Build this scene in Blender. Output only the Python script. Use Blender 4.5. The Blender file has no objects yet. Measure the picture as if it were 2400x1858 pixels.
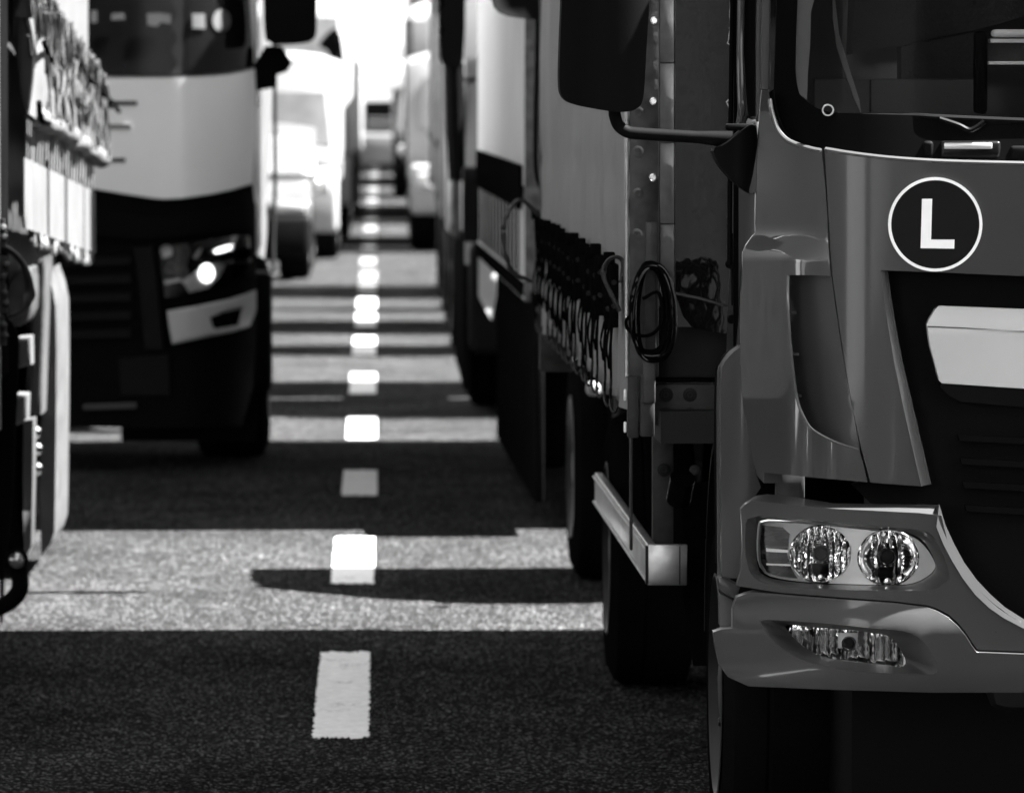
import bpy, bmesh, math, random
from mathutils import Vector, Matrix
from mathutils.geometry import delaunay_2d_cdt

random.seed(7)
scene = bpy.context.scene
COL = scene.collection
R = math.radians

# ------------------------------------------------------------------ camera
IW, IH, FPX = 2400.0, 1858.0, 2400.0 * 200.0 / 36.0
VPX, VPY = 893.0, 200.0          # where the road runs to
H = 1.85                         # eye height
pitch = math.atan((929.0 - VPY) / FPX)
yaw = math.atan((1200.0 - VPX) / FPX * math.cos(pitch))
cam_d = bpy.data.cameras.new('camera')
cam_d.lens = 200.0
cam_d.sensor_width = 36.0
cam_d.clip_start = 0.1
cam_d.clip_end = 5000.0
cam_d.dof.use_dof = True
cam_d.dof.focus_distance = 12.9
cam_d.dof.aperture_fstop = 7.5
cam = bpy.data.objects.new('camera', cam_d)
COL.objects.link(cam)
cam.location = (0, 0, H)
cam.rotation_euler = (math.pi / 2 - pitch, 0, -yaw)
scene.camera = cam
CAMR = cam.rotation_euler.to_matrix()
CAMP = Vector((0, 0, H))

# ------------------------------------------------------------------ sky, sun, exposure
SUN_EL, SUN_AZ = 55.0, 89.4      # azimuth clockwise from the road direction
world = bpy.data.worlds.new('World')
scene.world = world
world.use_nodes = True
wn = world.node_tree
wn.nodes.clear()
sky = wn.nodes.new('ShaderNodeTexSky')
sky.sky_type = 'NISHITA'
sky.sun_disc = False
sky.sun_elevation = R(SUN_EL)
sky.sun_rotation = R(SUN_AZ)
sky.dust_density = 1.0
bw = wn.nodes.new('ShaderNodeSeparateColor')   # black and white through a red filter
bg = wn.nodes.new('ShaderNodeBackground')
bg.inputs['Strength'].default_value = 0.05
wo = wn.nodes.new('ShaderNodeOutputWorld')
wn.links.new(sky.outputs[0], bw.inputs[0])
wn.links.new(bw.outputs[0], bg.inputs['Color'])
wn.links.new(bg.outputs[0], wo.inputs['Surface'])
sun_d = bpy.data.lights.new('sun', 'SUN')
sun_d.energy = 5.0
sun_d.angle = R(0.53)
sun_d.color = (1, 1, 1)
sun = bpy.data.objects.new('sun', sun_d)
COL.objects.link(sun)
sv = Vector((math.sin(R(SUN_AZ)) * math.cos(R(SUN_EL)), math.cos(R(SUN_AZ)) * math.cos(R(SUN_EL)), math.sin(R(SUN_EL))))
sun.rotation_euler = sv.to_track_quat('Z', 'Y').to_euler()
scene.view_settings.view_transform = 'Standard'
scene.view_settings.look = 'None'
scene.view_settings.gamma = 1.0
scene.view_settings.use_curve_mapping = False
scene.view_settings.exposure = 3.8
scene.render.engine = 'CYCLES'
scene.cycles.use_denoising = True
scene.cycles.max_bounces = 10
scene.cycles.transparent_max_bounces = 12
scene.cycles.sample_clamp_indirect = 6.0

# ------------------------------------------------------------------ photograph geometry
def W(x, y, D):
    """point at depth D (metres along the road) seen at photo pixel x, y"""
    r = CAMR @ Vector(((x - 1200.0) / FPX, -(y - 929.0) / FPX, -1.0))
    return CAMP + r * (D / r.y)

def crop(x0, y0, s):
    return lambda x, y: (x0 + x / s, y0 + y / s)
cA, cB, cC = crop(1600, 0, 2.7275), crop(1600, 560, 2.7275), crop(1600, 1120, 2.7275)
cD, cE, cF = crop(1000, 0, 2.7275), crop(1000, 400, 2.7275), crop(1100, 900, 2.2547)
cG, cH = crop(0, 0, 2.8186), crop(0, 500, 2.8186)
def P(c, *pts):
    return [c(a, b) for a, b in pts]
def lerp(a, b, t): return a + (b - a) * t
def clamp(v, a=0.0, b=1.0): return max(a, min(b, v))
def sstep(a, b, v):
    t = clamp((v - a) / (b - a)); return t * t * (3 - 2 * t)

# ------------------------------------------------------------------ materials (a black and white place)
MATS = {}
def mat(name, col, rough=0.5, metal=0.0, coat=0.0, var=0.15, scale=6.0, bump=0.0, bscale=40.0, dirt=0.0, spec=0.5, ior=1.45, sheen=0.0):
    if name in MATS: return MATS[name]
    m = bpy.data.materials.new(name); m.use_nodes = True
    nt = m.node_tree; N = nt.nodes; L = nt.links
    b = N['Principled BSDF']
    b.inputs['Roughness'].default_value = rough
    b.inputs['Metallic'].default_value = metal
    b.inputs['Coat Weight'].default_value = coat
    b.inputs['Coat Roughness'].default_value = 0.09
    b.inputs['Specular IOR Level'].default_value = spec
    b.inputs['IOR'].default_value = ior
    tc = N.new('ShaderNodeTexCoord')
    n1 = N.new('ShaderNodeTexNoise'); n1.inputs['Scale'].default_value = scale; n1.inputs['Detail'].default_value = 6.0
    L.new(tc.outputs['Object'], n1.inputs['Vector'])
    cr = N.new('ShaderNodeValToRGB')
    lo, hi = col * (1 - var), col * (1 + var)
    cr.color_ramp.elements[0].position = 0.3; cr.color_ramp.elements[0].color = (lo, lo, lo, 1)
    cr.color_ramp.elements[1].position = 0.7; cr.color_ramp.elements[1].color = (hi, hi, hi, 1)
    L.new(n1.outputs['Fac'], cr.inputs['Fac'])
    out = cr.outputs['Color']
    if dirt > 0:   # small fly specks and splashes
        n2 = N.new('ShaderNodeTexVoronoi'); n2.inputs['Scale'].default_value = 15.0
        n6 = N.new('ShaderNodeTexNoise'); n6.inputs['Scale'].default_value = 90.0; n6.inputs['Detail'].default_value = 2.0
        L.new(tc.outputs['Object'], n2.inputs['Vector']); L.new(tc.outputs['Object'], n6.inputs['Vector'])
        sc2 = N.new('ShaderNodeSeparateColor'); L.new(n2.outputs['Color'], sc2.inputs[0])
        th = N.new('ShaderNodeMapRange'); th.inputs['From Min'].default_value = 0.35; th.inputs['From Max'].default_value = 1.0; th.inputs['To Min'].default_value = 0.0; th.inputs['To Max'].default_value = 0.085
        L.new(sc2.outputs[0], th.inputs['Value'])
        wob = N.new('ShaderNodeMath'); wob.operation = 'MULTIPLY_ADD'; wob.inputs[1].default_value = 0.09; L.new(n6.outputs['Fac'], wob.inputs[0]); L.new(n2.outputs['Distance'], wob.inputs[2])
        sb = N.new('ShaderNodeMath'); sb.operation = 'SUBTRACT'; L.new(th.outputs[0], sb.inputs[0]); L.new(wob.outputs[0], sb.inputs[1])
        r2 = N.new('ShaderNodeValToRGB'); r2.color_ramp.elements[0].position = 0.0; r2.color_ramp.elements[1].position = 0.012
        L.new(sb.outputs[0], r2.inputs['Fac'])
        mx = N.new('ShaderNodeMixRGB'); mx.inputs['Color2'].default_value = (0.008, 0.008, 0.008, 1)
        ml = N.new('ShaderNodeMath'); ml.operation = 'MULTIPLY'; ml.inputs[1].default_value = dirt
        L.new(r2.outputs['Color'], ml.inputs[0]); L.new(ml.outputs[0], mx.inputs['Fac']); L.new(out, mx.inputs['Color1'])
        out = mx.outputs['Color']
    L.new(out, b.inputs['Base Color'])
    rr = N.new('ShaderNodeMapRange'); rr.inputs['To Min'].default_value = max(0.0, rough * 0.8); rr.inputs['To Max'].default_value = min(1, rough * 1.25)
    L.new(n1.outputs['Fac'], rr.inputs['Value']); L.new(rr.outputs[0], b.inputs['Roughness'])
    if bump > 0:
        n3 = N.new('ShaderNodeTexNoise'); n3.inputs['Scale'].default_value = bscale; n3.inputs['Detail'].default_value = 4.0
        L.new(tc.outputs['Object'], n3.inputs['Vector'])
        bp = N.new('ShaderNodeBump'); bp.inputs['Strength'].default_value = bump; bp.inputs['Distance'].default_value = 0.01
        L.new(n3.outputs['Fac'], bp.inputs['Height']); L.new(bp.outputs[0], b.inputs['Normal'])
    MATS[name] = m
    return m

def glass(name, tint, refl=0.6, rough=0.02, fmin=0.02):
    if name in MATS: return MATS[name]
    m = bpy.data.materials.new(name); m.use_nodes = True
    nt = m.node_tree; N = nt.nodes; L = nt.links; N.clear()
    o = N.new('ShaderNodeOutputMaterial'); t = N.new('ShaderNodeBsdfTransparent'); g = N.new('ShaderNodeBsdfGlossy')
    t.inputs['Color'].default_value = (tint, tint, tint, 1); g.inputs['Roughness'].default_value = rough
    g.inputs['Color'].default_value = (refl, refl, refl, 1)
    f = N.new('ShaderNodeFresnel'); f.inputs['IOR'].default_value = 1.35
    mx = N.new('ShaderNodeMixShader')
    L.new(f.outputs[0], mx.inputs['Fac']); L.new(t.outputs[0], mx.inputs[1]); L.new(g.outputs[0], mx.inputs[2]); L.new(mx.outputs[0], o.inputs['Surface'])
    MATS[name] = m
    return m

def lit(name, strength):
    m = bpy.data.materials.new(name); m.use_nodes = True
    b = m.node_tree.nodes['Principled BSDF']
    b.inputs['Emission Color'].default_value = (1, 1, 1, 1); b.inputs['Emission Strength'].default_value = strength
    return m

def asphalt_mat():
    m = bpy.data.materials.new('asphalt'); m.use_nodes = True
    nt = m.node_tree; N = nt.nodes; L = nt.links; b = N['Principled BSDF']
    tc = N.new('ShaderNodeTexCoord')
    v = N.new('ShaderNodeTexVoronoi'); v.inputs['Scale'].default_value = 135.0; v.inputs['Randomness'].default_value = 1.0
    L.new(tc.outputs['Object'], v.inputs['Vector'])
    v2 = N.new('ShaderNodeTexVoronoi'); v2.inputs['Scale'].default_value = 38.0
    L.new(tc.outputs['Object'], v2.inputs['Vector'])
    n = N.new('ShaderNodeTexNoise'); n.inputs['Scale'].default_value = 1.3; n.inputs['Detail'].default_value = 8.0
    L.new(tc.outputs['Object'], n.inputs['Vector'])
    sx = N.new('ShaderNodeSeparateColor'); L.new(v.outputs['Color'], sx.inputs[0])
    cr = N.new('ShaderNodeValToRGB'); e = cr.color_ramp.elements
    e[0].position = 0.0; e[0].color = (0.005, 0.005, 0.005, 1); e[1].position = 1.0; e[1].color = (0.15, 0.15, 0.15, 1)
    k = e.new(0.62); k.color = (0.0125, 0.0125, 0.0125, 1); k = e.new(0.88); k.color = (0.027, 0.027, 0.027, 1)
    L.new(sx.outputs[0], cr.inputs['Fac'])
    mr = N.new('ShaderNodeMapRange'); mr.inputs['From Min'].default_value = 0.3; mr.inputs['From Max'].default_value = 0.7
    mr.inputs['To Min'].default_value = 0.72; mr.inputs['To Max'].default_value = 1.28
    L.new(n.outputs['Fac'], mr.inputs['Value'])
    n5 = N.new('ShaderNodeTexNoise'); n5.inputs['Scale'].default_value = 14.0; n5.inputs['Detail'].default_value = 3.0; L.new(tc.outputs['Object'], n5.inputs['Vector'])
    m5 = N.new('ShaderNodeMapRange'); m5.inputs['From Min'].default_value = 0.3; m5.inputs['From Max'].default_value = 0.7; m5.inputs['To Min'].default_value = 0.82; m5.inputs['To Max'].default_value = 1.18
    L.new(n5.outputs['Fac'], m5.inputs['Value'])
    mm = N.new('ShaderNodeMath'); mm.operation = 'MULTIPLY'; L.new(mr.outputs[0], mm.inputs[0]); L.new(m5.outputs[0], mm.inputs[1])
    v6 = N.new('ShaderNodeTexVoronoi'); v6.inputs['Scale'].default_value = 1.1; L.new(tc.outputs['Object'], v6.inputs['Vector'])   # oil drips
    m6 = N.new('ShaderNodeMapRange'); m6.inputs['From Min'].default_value = 0.03; m6.inputs['From Max'].default_value = 0.16; m6.inputs['To Min'].default_value = 0.55; m6.inputs['To Max'].default_value = 1.0
    L.new(v6.outputs['Distance'], m6.inputs['Value'])
    m7 = N.new('ShaderNodeMath'); m7.operation = 'MULTIPLY'; L.new(mm.outputs[0], m7.inputs[0]); L.new(m6.outputs[0], m7.inputs[1])
    mu = N.new('ShaderNodeMixRGB'); mu.blend_type = 'MULTIPLY'; mu.inputs['Fac'].default_value = 1.0
    L.new(cr.outputs['Color'], mu.inputs['Color1']); L.new(m7.outputs[0], mu.inputs['Color2'])
    L.new(mu.outputs['Color'], b.inputs['Base Color'])
    b.inputs['Roughness'].default_value = 0.85
    b.inputs['Specular IOR Level'].default_value = 0.0
    ad = N.new('ShaderNodeMath'); ad.operation = 'ADD'
    L.new(v.outputs['Distance'], ad.inputs[0]); L.new(v2.outputs['Distance'], ad.inputs[1])
    bp = N.new('ShaderNodeBump'); bp.inputs['Strength'].default_value = 0.22; bp.inputs['Distance'].default_value = 0.006; bp.invert = True
    L.new(ad.outputs[0], bp.inputs['Height']); L.new(bp.outputs[0], b.inputs['Normal'])
    return m

M_PAINT = mat('body_paint', 0.034, 0.45, 0, 0.3, 0.08, 3.0, dirt=0.85, spec=0.25)
M_PAINTC = mat('body_paint_polished', 0.028, 0.4, 0, 1.0, 0.08, 3.0, dirt=0.6, spec=0.25)
M_PAINTC.node_tree.nodes['Principled BSDF'].inputs['Coat Roughness'].default_value = 0.03
M_PAINT_SIDE = mat('body_paint_wavy', 0.006, 0.07, 0, 0.0, 0.05, 2.0, bump=1.0, bscale=3.5, spec=0.6)
M_BLACK = mat('black_plastic', 0.003, 0.6, bump=0.05, bscale=300, spec=0.035)
M_BLACKG = mat('black_gloss', 0.003, 0.25, spec=0.15)
M_FRIT = mat('black_frit', 0.002, 0.4, spec=0.02)
M_RUBBER = mat('rubber', 0.004, 0.85, bump=0.2, bscale=60, spec=0.0)
M_GREY = mat('grey_plastic', 0.05, 0.6)
M_INT = mat('interior_plastic', 0.06, 0.7, bump=0.1)
M_INTL = mat('interior_light', 0.22, 0.7)
M_SEAT = mat('seat_cloth', 0.03, 0.95, bump=0.3, bscale=150)
M_WHITEP = mat('white_plate', 0.5, 0.4, 0, 0.3, 0.06, 4.0, dirt=0.5)
M_STW = mat('sticker_white', 0.88, 0.5, 0, 0, 0.05, 14)
M_STD = mat('sticker_dark', 0.008, 0.8, 0, 0.0, 0.15, 20, dirt=0.3, spec=0.1)
M_CHROME = mat('chrome', 0.85, 0.06, 1.0, var=0.04)
M_REFL = mat('reflector', 0.8, 0.08, 1.0, var=0.04)
M_SATIN = mat('satin_silver', 0.45, 0.35, 0.6, var=0.06)
M_GALV = mat('galvanised', 0.06, 0.55, 0.5, var=0.5, scale=18, bump=0.15, dirt=0.6)
M_ALU = mat('aluminium', 0.42, 0.32, 0.9, var=0.25, scale=14, bump=0.05, dirt=0.4)
M_STEEL = mat('dark_steel', 0.006, 0.6, 0.4, var=0.4)
M_STEELM = mat('grey_steel', 0.03, 0.6, 0.3, var=0.5, scale=20, dirt=0.6)
M_CURT = mat('curtain_grey', 0.44, 0.5, 0, 0.0, 0.12, 2.5, bump=0.6, bscale=5)
M_CURTW = mat('curtain_white', 0.30, 0.6, 0, 0, 0.08, 4, bump=0.2, bscale=12)
M_CURTL = mat('curtain_canvas', 0.046, 0.75, var=0.12, scale=5, bump=0.3, bscale=14)
M_STRIP = mat('moulding_grey', 0.09, 0.5, 0.1, var=0.3, scale=25, dirt=0.8)
M_WHITE = mat('white_paint', 0.75, 0.35, 0, 0.6, 0.05, 2)
M_PALE2 = mat('pale_weathered', 0.024, 0.8, var=0.5, scale=9, bump=0.5, bscale=25)
M_FWHITE = mat('far_white_dimmed', 0.2, 0.4, 0, 0.3, 0.12, 1.5)  # white paint dimmed so sunlit far vehicles do not blow out
M_LGREY = mat('light_grey_paint', 0.34, 0.4, 0, 0.5, 0.08, 2)
M_MGREY = mat('mid_grey_paint', 0.16, 0.4, 0, 0.5, 0.1, 2)
M_DGREY = mat('dark_paint', 0.008, 0.35, 0, 0.2, 0.1, 2)
M_PALE = mat('pale_panel', 0.026, 0.6, 0, 0, 0.25, 5, bump=0.3, bscale=20)
M_GLASS = glass('windscreen_glass', 0.8, 0.2)
M_DGLASS = mat('dark_glass', 0.004, 0.08, spec=0.3)
M_RIM = mat('rim_steel', .008, .45, .6, var=.3)
M_FGLASS2 = mat('far_pale_windscreen', 0.2, 0.12)  # paler still, for sky reflection and haze put into the colour
M_FGLASS = mat('far_windscreen', 0.10, 0.12)  # grey base colour stands in for reflected sky
M_LENS = glass('lamp_lens', 0.97, 0.8)
M_ROAD = asphalt_mat()
def dash_mat(name, col):
    m = mat(name, col, 0.75, var=0.12, scale=30, bump=0.5, bscale=120, spec=0.05)
    nt = m.node_tree; N = nt.nodes; L = nt.links; b = N['Principled BSDF']
    src = b.inputs['Base Color'].links[0].from_socket
    n = N.new('ShaderNodeTexNoise'); n.inputs['Scale'].default_value = 70.0; n.inputs['Detail'].default_value = 5.0
    n4 = N.new('ShaderNodeTexNoise'); n4.inputs['Scale'].default_value = 5.0; n4.inputs['Detail'].default_value = 4.0
    tc = N.new('ShaderNodeTexCoord'); L.new(tc.outputs['Object'], n.inputs['Vector']); L.new(tc.outputs['Object'], n4.inputs['Vector'])
    ad = N.new('ShaderNodeMath'); ad.operation = 'ADD'; L.new(n.outputs['Fac'], ad.inputs[0]); L.new(n4.outputs['Fac'], ad.inputs[1])
    r = N.new('ShaderNodeValToRGB'); r.color_ramp.elements[0].position = 0.58; r.color_ramp.elements[1].position = 0.70
    ml = N.new('ShaderNodeMath'); ml.operation = 'MULTIPLY'; ml.inputs[1].default_value = 0.5; L.new(ad.outputs[0], ml.inputs[0]); L.new(ml.outputs[0], r.inputs['Fac'])
    mx = N.new('ShaderNodeMixRGB'); mx.inputs['Color2'].default_value = (0.05, 0.05, 0.05, 1)
    L.new(r.outputs['Color'], mx.inputs['Fac']); L.new(src, mx.inputs['Color1']); L.new(mx.outputs['Color'], b.inputs['Base Color'])
    return m
M_DASH = dash_mat('road_paint', 0.74); M_DASH2 = dash_mat('road_paint_worn_dim', 0.46); M_DASH3 = dash_mat('road_paint_far_dim', 0.14)  # wear, plus darker paint further off so sunlit dashes do not clip
M_VERGE = mat('verge_ground', 0.05, 0.95, var=0.4, scale=0.6, spec=0.1)
M_LAMP = lit('lamp_lit', 0.3)

# ------------------------------------------------------------------ object helpers
BASE = {}
def tag(o, label=None, cat=None, group=None, kind=None):
    if label: o['label'] = label
    if cat: o['category'] = cat
    if group: o['group'] = group
    if kind: o['kind'] = kind
    return o
def thing(name, label, cat, loc, group=None):
    o = bpy.data.objects.new(name, None); COL.objects.link(o); o.location = loc
    o.empty_display_size = 0.3
    BASE[o.name] = Vector(loc)
    return tag(o, label, cat, group)
def finish(bm, name, m, parent, bev=0.0, seg=2, ang=38.0, recalc=True):
    base = BASE.get(parent.name, Vector((0, 0, 0))) if parent else Vector((0, 0, 0))
    if recalc: bmesh.ops.recalc_face_normals(bm, faces=bm.faces)
    if bev > 0:
        es = [e for e in bm.edges if len(e.link_faces) == 2 and e.calc_face_angle(0) > R(30)]
        if es: bmesh.ops.bevel(bm, geom=es, offset=bev, segments=seg, affect='EDGES', clamp_overlap=True, profile=0.5)
    for e in bm.edges:
        e.smooth = not (len(e.link_faces) == 2 and e.calc_face_angle(0) > R(ang))
    for f in bm.faces: f.smooth = True
    for v in bm.verts: v.co -= base
    me = bpy.data.meshes.new(name); bm.to_mesh(me); bm.free()
    me.materials.append(m)
    o = bpy.data.objects.new(name, me); COL.objects.link(o)
    if parent: o.parent = parent; BASE[o.name] = base
    return o
def box(bm, a, b):
    x0, y0, z0 = a; x1, y1, z1 = b
    v = [bm.verts.new(p) for p in ((x0,y0,z0),(x1,y0,z0),(x1,y1,z0),(x0,y1,z0),(x0,y0,z1),(x1,y0,z1),(x1,y1,z1),(x0,y1,z1))]
    for f in ((0,3,2,1),(4,5,6,7),(0,1,5,4),(1,2,6,5),(2,3,7,6),(3,0,4,7)): bm.faces.new([v[i] for i in f])
def obox(name, a, b, m, parent, bev=0.0, seg=2):
    bm = bmesh.new(); box(bm, a, b); return finish(bm, name, m, parent, bev, seg)
def hexa(bm, f4, b4):
    """solid from four front points and four back points"""
    v = [bm.verts.new(p) for p in list(f4) + list(b4)]
    for f in ((0,1,2,3),(7,6,5,4),(0,4,5,1),(1,5,6,2),(2,6,7,3),(3,7,4,0)): bm.faces.new([v[i] for i in f])
def tube(bm, pts, r, n=8, cap=True, closed=False, flat=1.0):
    pts = [Vector(p) for p in pts]; rings = []; k = len(pts)
    up = Vector((0.13, 0.21, 1)).normalized()
    for i, p in enumerate(pts):
        if closed: d = pts[(i+1) % k] - pts[i-1]
        else: d = pts[min(i+1, k-1)] - pts[max(i-1, 0)]
        d = d.normalized() if d.length > 1e-9 else Vector((0, 0, 1))
        a = d.cross(up)
        if a.length < 1e-3: a = d.cross(Vector((1, 0, 0)))
        a.normalize(); c = d.cross(a)
        rr = r[i] if isinstance(r, (list, tuple)) else r
        rings.append([bm.verts.new(p + (a * math.cos(2*math.pi*j/n) * flat + c * math.sin(2*math.pi*j/n)) * rr) for j in range(n)])
    m = k if closed else k - 1
    for i in range(m):
        A, B = rings[i], rings[(i+1) % k]
        for j in range(n): bm.faces.new((A[j], A[(j+1) % n], B[(j+1) % n], B[j]))
    if cap and not closed:
        bm.faces.new(rings[0][::-1]); bm.faces.new(rings[-1])
def curve(pts, n=8):
    """Catmull-Rom through the points"""
    pts = [Vector(p) for p in pts]; out = []
    q = [2*pts[0]-pts[1]] + pts + [2*pts[-1]-pts[-2]]
    for i in range(1, len(q)-2):
        for s in range(n):
            t = s / n
            out.append(0.5*((2*q[i]) + (q[i+1]-q[i-1])*t + (2*q[i-1]-5*q[i]+4*q[i+1]-q[i+2])*t*t + (3*q[i]-q[i-1]-3*q[i+1]+q[i+2])*t**3))
    out.append(pts[-1]); return out
def lathe(bm, prof, o, ax, n=32, sq=1.0):
    """profile (radius, along) about axis ax through o"""
    ax = Vector(ax).normalized(); o = Vector(o)
    a = ax.cross(Vector((0, 0, 1)));
    if a.length < 1e-3: a = Vector((1, 0, 0))
    a.normalize(); c = ax.cross(a)
    rings = []
    for r, h in prof:
        if r < 1e-6: rings.append([bm.verts.new(o + ax*h)])
        else: rings.append([bm.verts.new(o + ax*h + (a*math.cos(2*math.pi*j/n) + c*math.sin(2*math.pi*j/n)*sq)*r) for j in range(n)])
    for A, B in zip(rings, rings[1:]):
        for j in range(n):
            k = (j+1) % n
            if len(A) == 1 and len(B) == 1: continue
            if len(A) == 1: bm.faces.new((A[0], B[j], B[k]))
            elif len(B) == 1: bm.faces.new((A[j], A[k], B[0]))
            else: bm.faces.new((A[j], A[k], B[k], B[j]))
def chaikin(p, it=2):
    for _ in range(it):
        q = []
        for i in range(len(p)):
            a, b = p[i], p[(i+1) % len(p)]
            q.append((lerp(a[0], b[0], .25), lerp(a[1], b[1], .25))); q.append((lerp(a[0], b[0], .75), lerp(a[1], b[1], .75)))
        p = q
    return p
def inpoly(x, y, p):
    r = False; j = len(p) - 1
    for i in range(len(p)):
        if (p[i][1] > y) != (p[j][1] > y) and x < (p[j][0]-p[i][0])*(y-p[i][1])/(p[j][1]-p[i][1]) + p[i][0]: r = not r
        j = i
    return r
def densify(p, step):
    q = []
    for i in range(len(p)):
        a, b = p[i], p[(i+1) % len(p)]
        n = max(1, int(math.hypot(b[0]-a[0], b[1]-a[1]) / step))
        for k in range(n): q.append((lerp(a[0], b[0], k/n), lerp(a[1], b[1], k/n)))
    return q
def panel(name, outer, D, dfun, m, parent, thick=0.012, holes=(), step=0.035, bev=0.0, seg=2, ang=38.0, an=True):
    """a real panel whose outline was read off the photograph: its own depth D + dfun(X, Z), its own thickness"""
    def nom(pp): return [(v.x, v.z) for v in (W(a, b, D) for a, b in pp)]
    O = densify(nom(outer), step); Hs = [densify(nom(h), step) for h in holes]
    pts = []; edges = []
    for L in [O] + Hs:
        s = len(pts); pts += L
        edges += [(s+i, s+(i+1) % len(L)) for i in range(len(L))]
    x0, x1 = min(p[0] for p in O), max(p[0] for p in O); z0, z1 = min(p[1] for p in O), max(p[1] for p in O)
    nb = len(pts); loops = [O] + Hs
    nx, nz = int((x1-x0)/step)+1, int((z1-z0)/step)+1
    for i in range(nx+1):
        for j in range(nz+1):
            x, z = x0+(i+.5*(j % 2))*step, z0+j*step
            if inpoly(x, z, O) and not any(inpoly(x, z, h) for h in Hs):
                if all(abs(p[0]-x) > step*.45 or abs(p[1]-z) > step*.45 for p in pts[:nb]): pts.append((x, z))
    vs, es, fs, *_ = delaunay_2d_cdt([Vector(p) for p in pts], edges, [], 0, 1e-6)
    def pos(x, z):
        d = dfun(x, z) if dfun else 0.0
        s = (D + d) / D
        return Vector((x*s, D*s, H + (z-H)*s))
    bm = bmesh.new()
    fv = [bm.verts.new(pos(v.x, v.y)) for v in vs]
    keep = []
    for f in fs:
        cx = sum(vs[i].x for i in f)/len(f); cz = sum(vs[i].y for i in f)/len(f)
        if inpoly(cx, cz, O) and not any(inpoly(cx, cz, h) for h in Hs): keep.append(f)
    cnt = {}
    for f in keep:
        for a, b in zip(f, f[1:]+f[:1]): cnt[(a, b)] = 1
    bedge = [(a, b) for (a, b) in cnt if (b, a) not in cnt]
    for f in keep: bm.faces.new([fv[i] for i in f])
    bv = {}
    def back(i):
        if i not in bv: bv[i] = bm.verts.new(fv[i].co + Vector((0, thick, 0)))
        return bv[i]
    sharp = []
    for a, b in bedge:
        bm.faces.new((fv[b], fv[a], back(a), back(b)))
        e = bm.edges.get((fv[a], fv[b]))
        if e: sharp.append(e)
    for f in keep: bm.faces.new([back(i) for i in reversed(f)])
    bmesh.ops.delete(bm, geom=[v for v in bm.verts if not v.link_faces], context='VERTS')
    if bev > 0 and sharp:
        bmesh.ops.bevel(bm, geom=sharp, offset=bev, segments=seg, affect='EDGES', clamp_overlap=True, profile=0.5)
    o = finish(bm, name, m, parent, 0, ang=ang)
    if dfun and an and ang > 30:
        me = o.data; base = BASE.get(o.name, Vector((0, 0, 0))); e = .002; nl_ = []
        for pg in me.polygons:
            for li in pg.loop_indices:
                p = me.vertices[me.loops[li].vertex_index].co + base; k = p.y / D
                X, Z = p.x / k, H + (p.z - H) / k
                nn = (pos(X+e, Z) - pos(X-e, Z)).cross(pos(X, Z+e) - pos(X, Z-e)).normalized()
                if nn.y > 0: nn = -nn
                nl_.append(tuple(nn) if nn.dot(pg.normal) > .93 else (0, 0, 0))
        me.normals_split_custom_set(nl_)
    return o
def wheel(parent, x_out, side, y, r=0.42, w=0.26, dual=False, name='wheel', rimm=None):
    """side -1: outer face looks to -X"""
    z = r
    bm = bmesh.new()
    ax = (side, 0, 0); o = Vector((x_out, y, z))
    lathe(bm, [(r*.60, -.03), (r*.66, 0.0), (r*.86, .004), (r*.965, -.018), (r, -.05), (r, -w*.35), (r*.985, -w*.38), (r, -w*.41), (r, -w+.05), (r*.965, -w+.018), (r*.8, -w), (r*.6, -w+.03), (r*.60, -.03)], o, ax, 40)
    ty = finish(bm, name, M_RUBBER, parent)
    if dual:
        bm = bmesh.new(); lathe(bm, [(r*.60, -.03), (r*.66, 0.0), (r*.86, .004), (r*.965, -.018), (r, -.05), (r, -w+.05), (r*.965, -w+.018), (r*.8, -w), (r*.6, -.03)], o + Vector((-side*(w+.05), 0, 0)), ax, 40)
        finish(bm, 'inner_tyre', M_RUBBER, ty)
    bm = bmesh.new()
    lathe(bm, [(r*.615, -.012), (r*.64, .004), (r*.62, .006), (r*.56, -.03), (r*.45, -.07), (r*.40, -.06), (r*.38, -.045), (r*.28, -.04), (r*.26, -.03), (r*.24, -.012), (r*.12, -.005), (0, -.005)], o, ax, 40)
    for k in range(8):
        a = 2*math.pi*k/8
        lathe(bm, [(.014, 0), (.014, .03), (.009, .036), (0, .036)], o + Vector((side*-.045, math.cos(a)*r*.33, math.sin(a)*r*.33)), ax, 6)
    finish(bm, 'rim', rimm or M_RIM, ty)
    return ty

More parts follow.
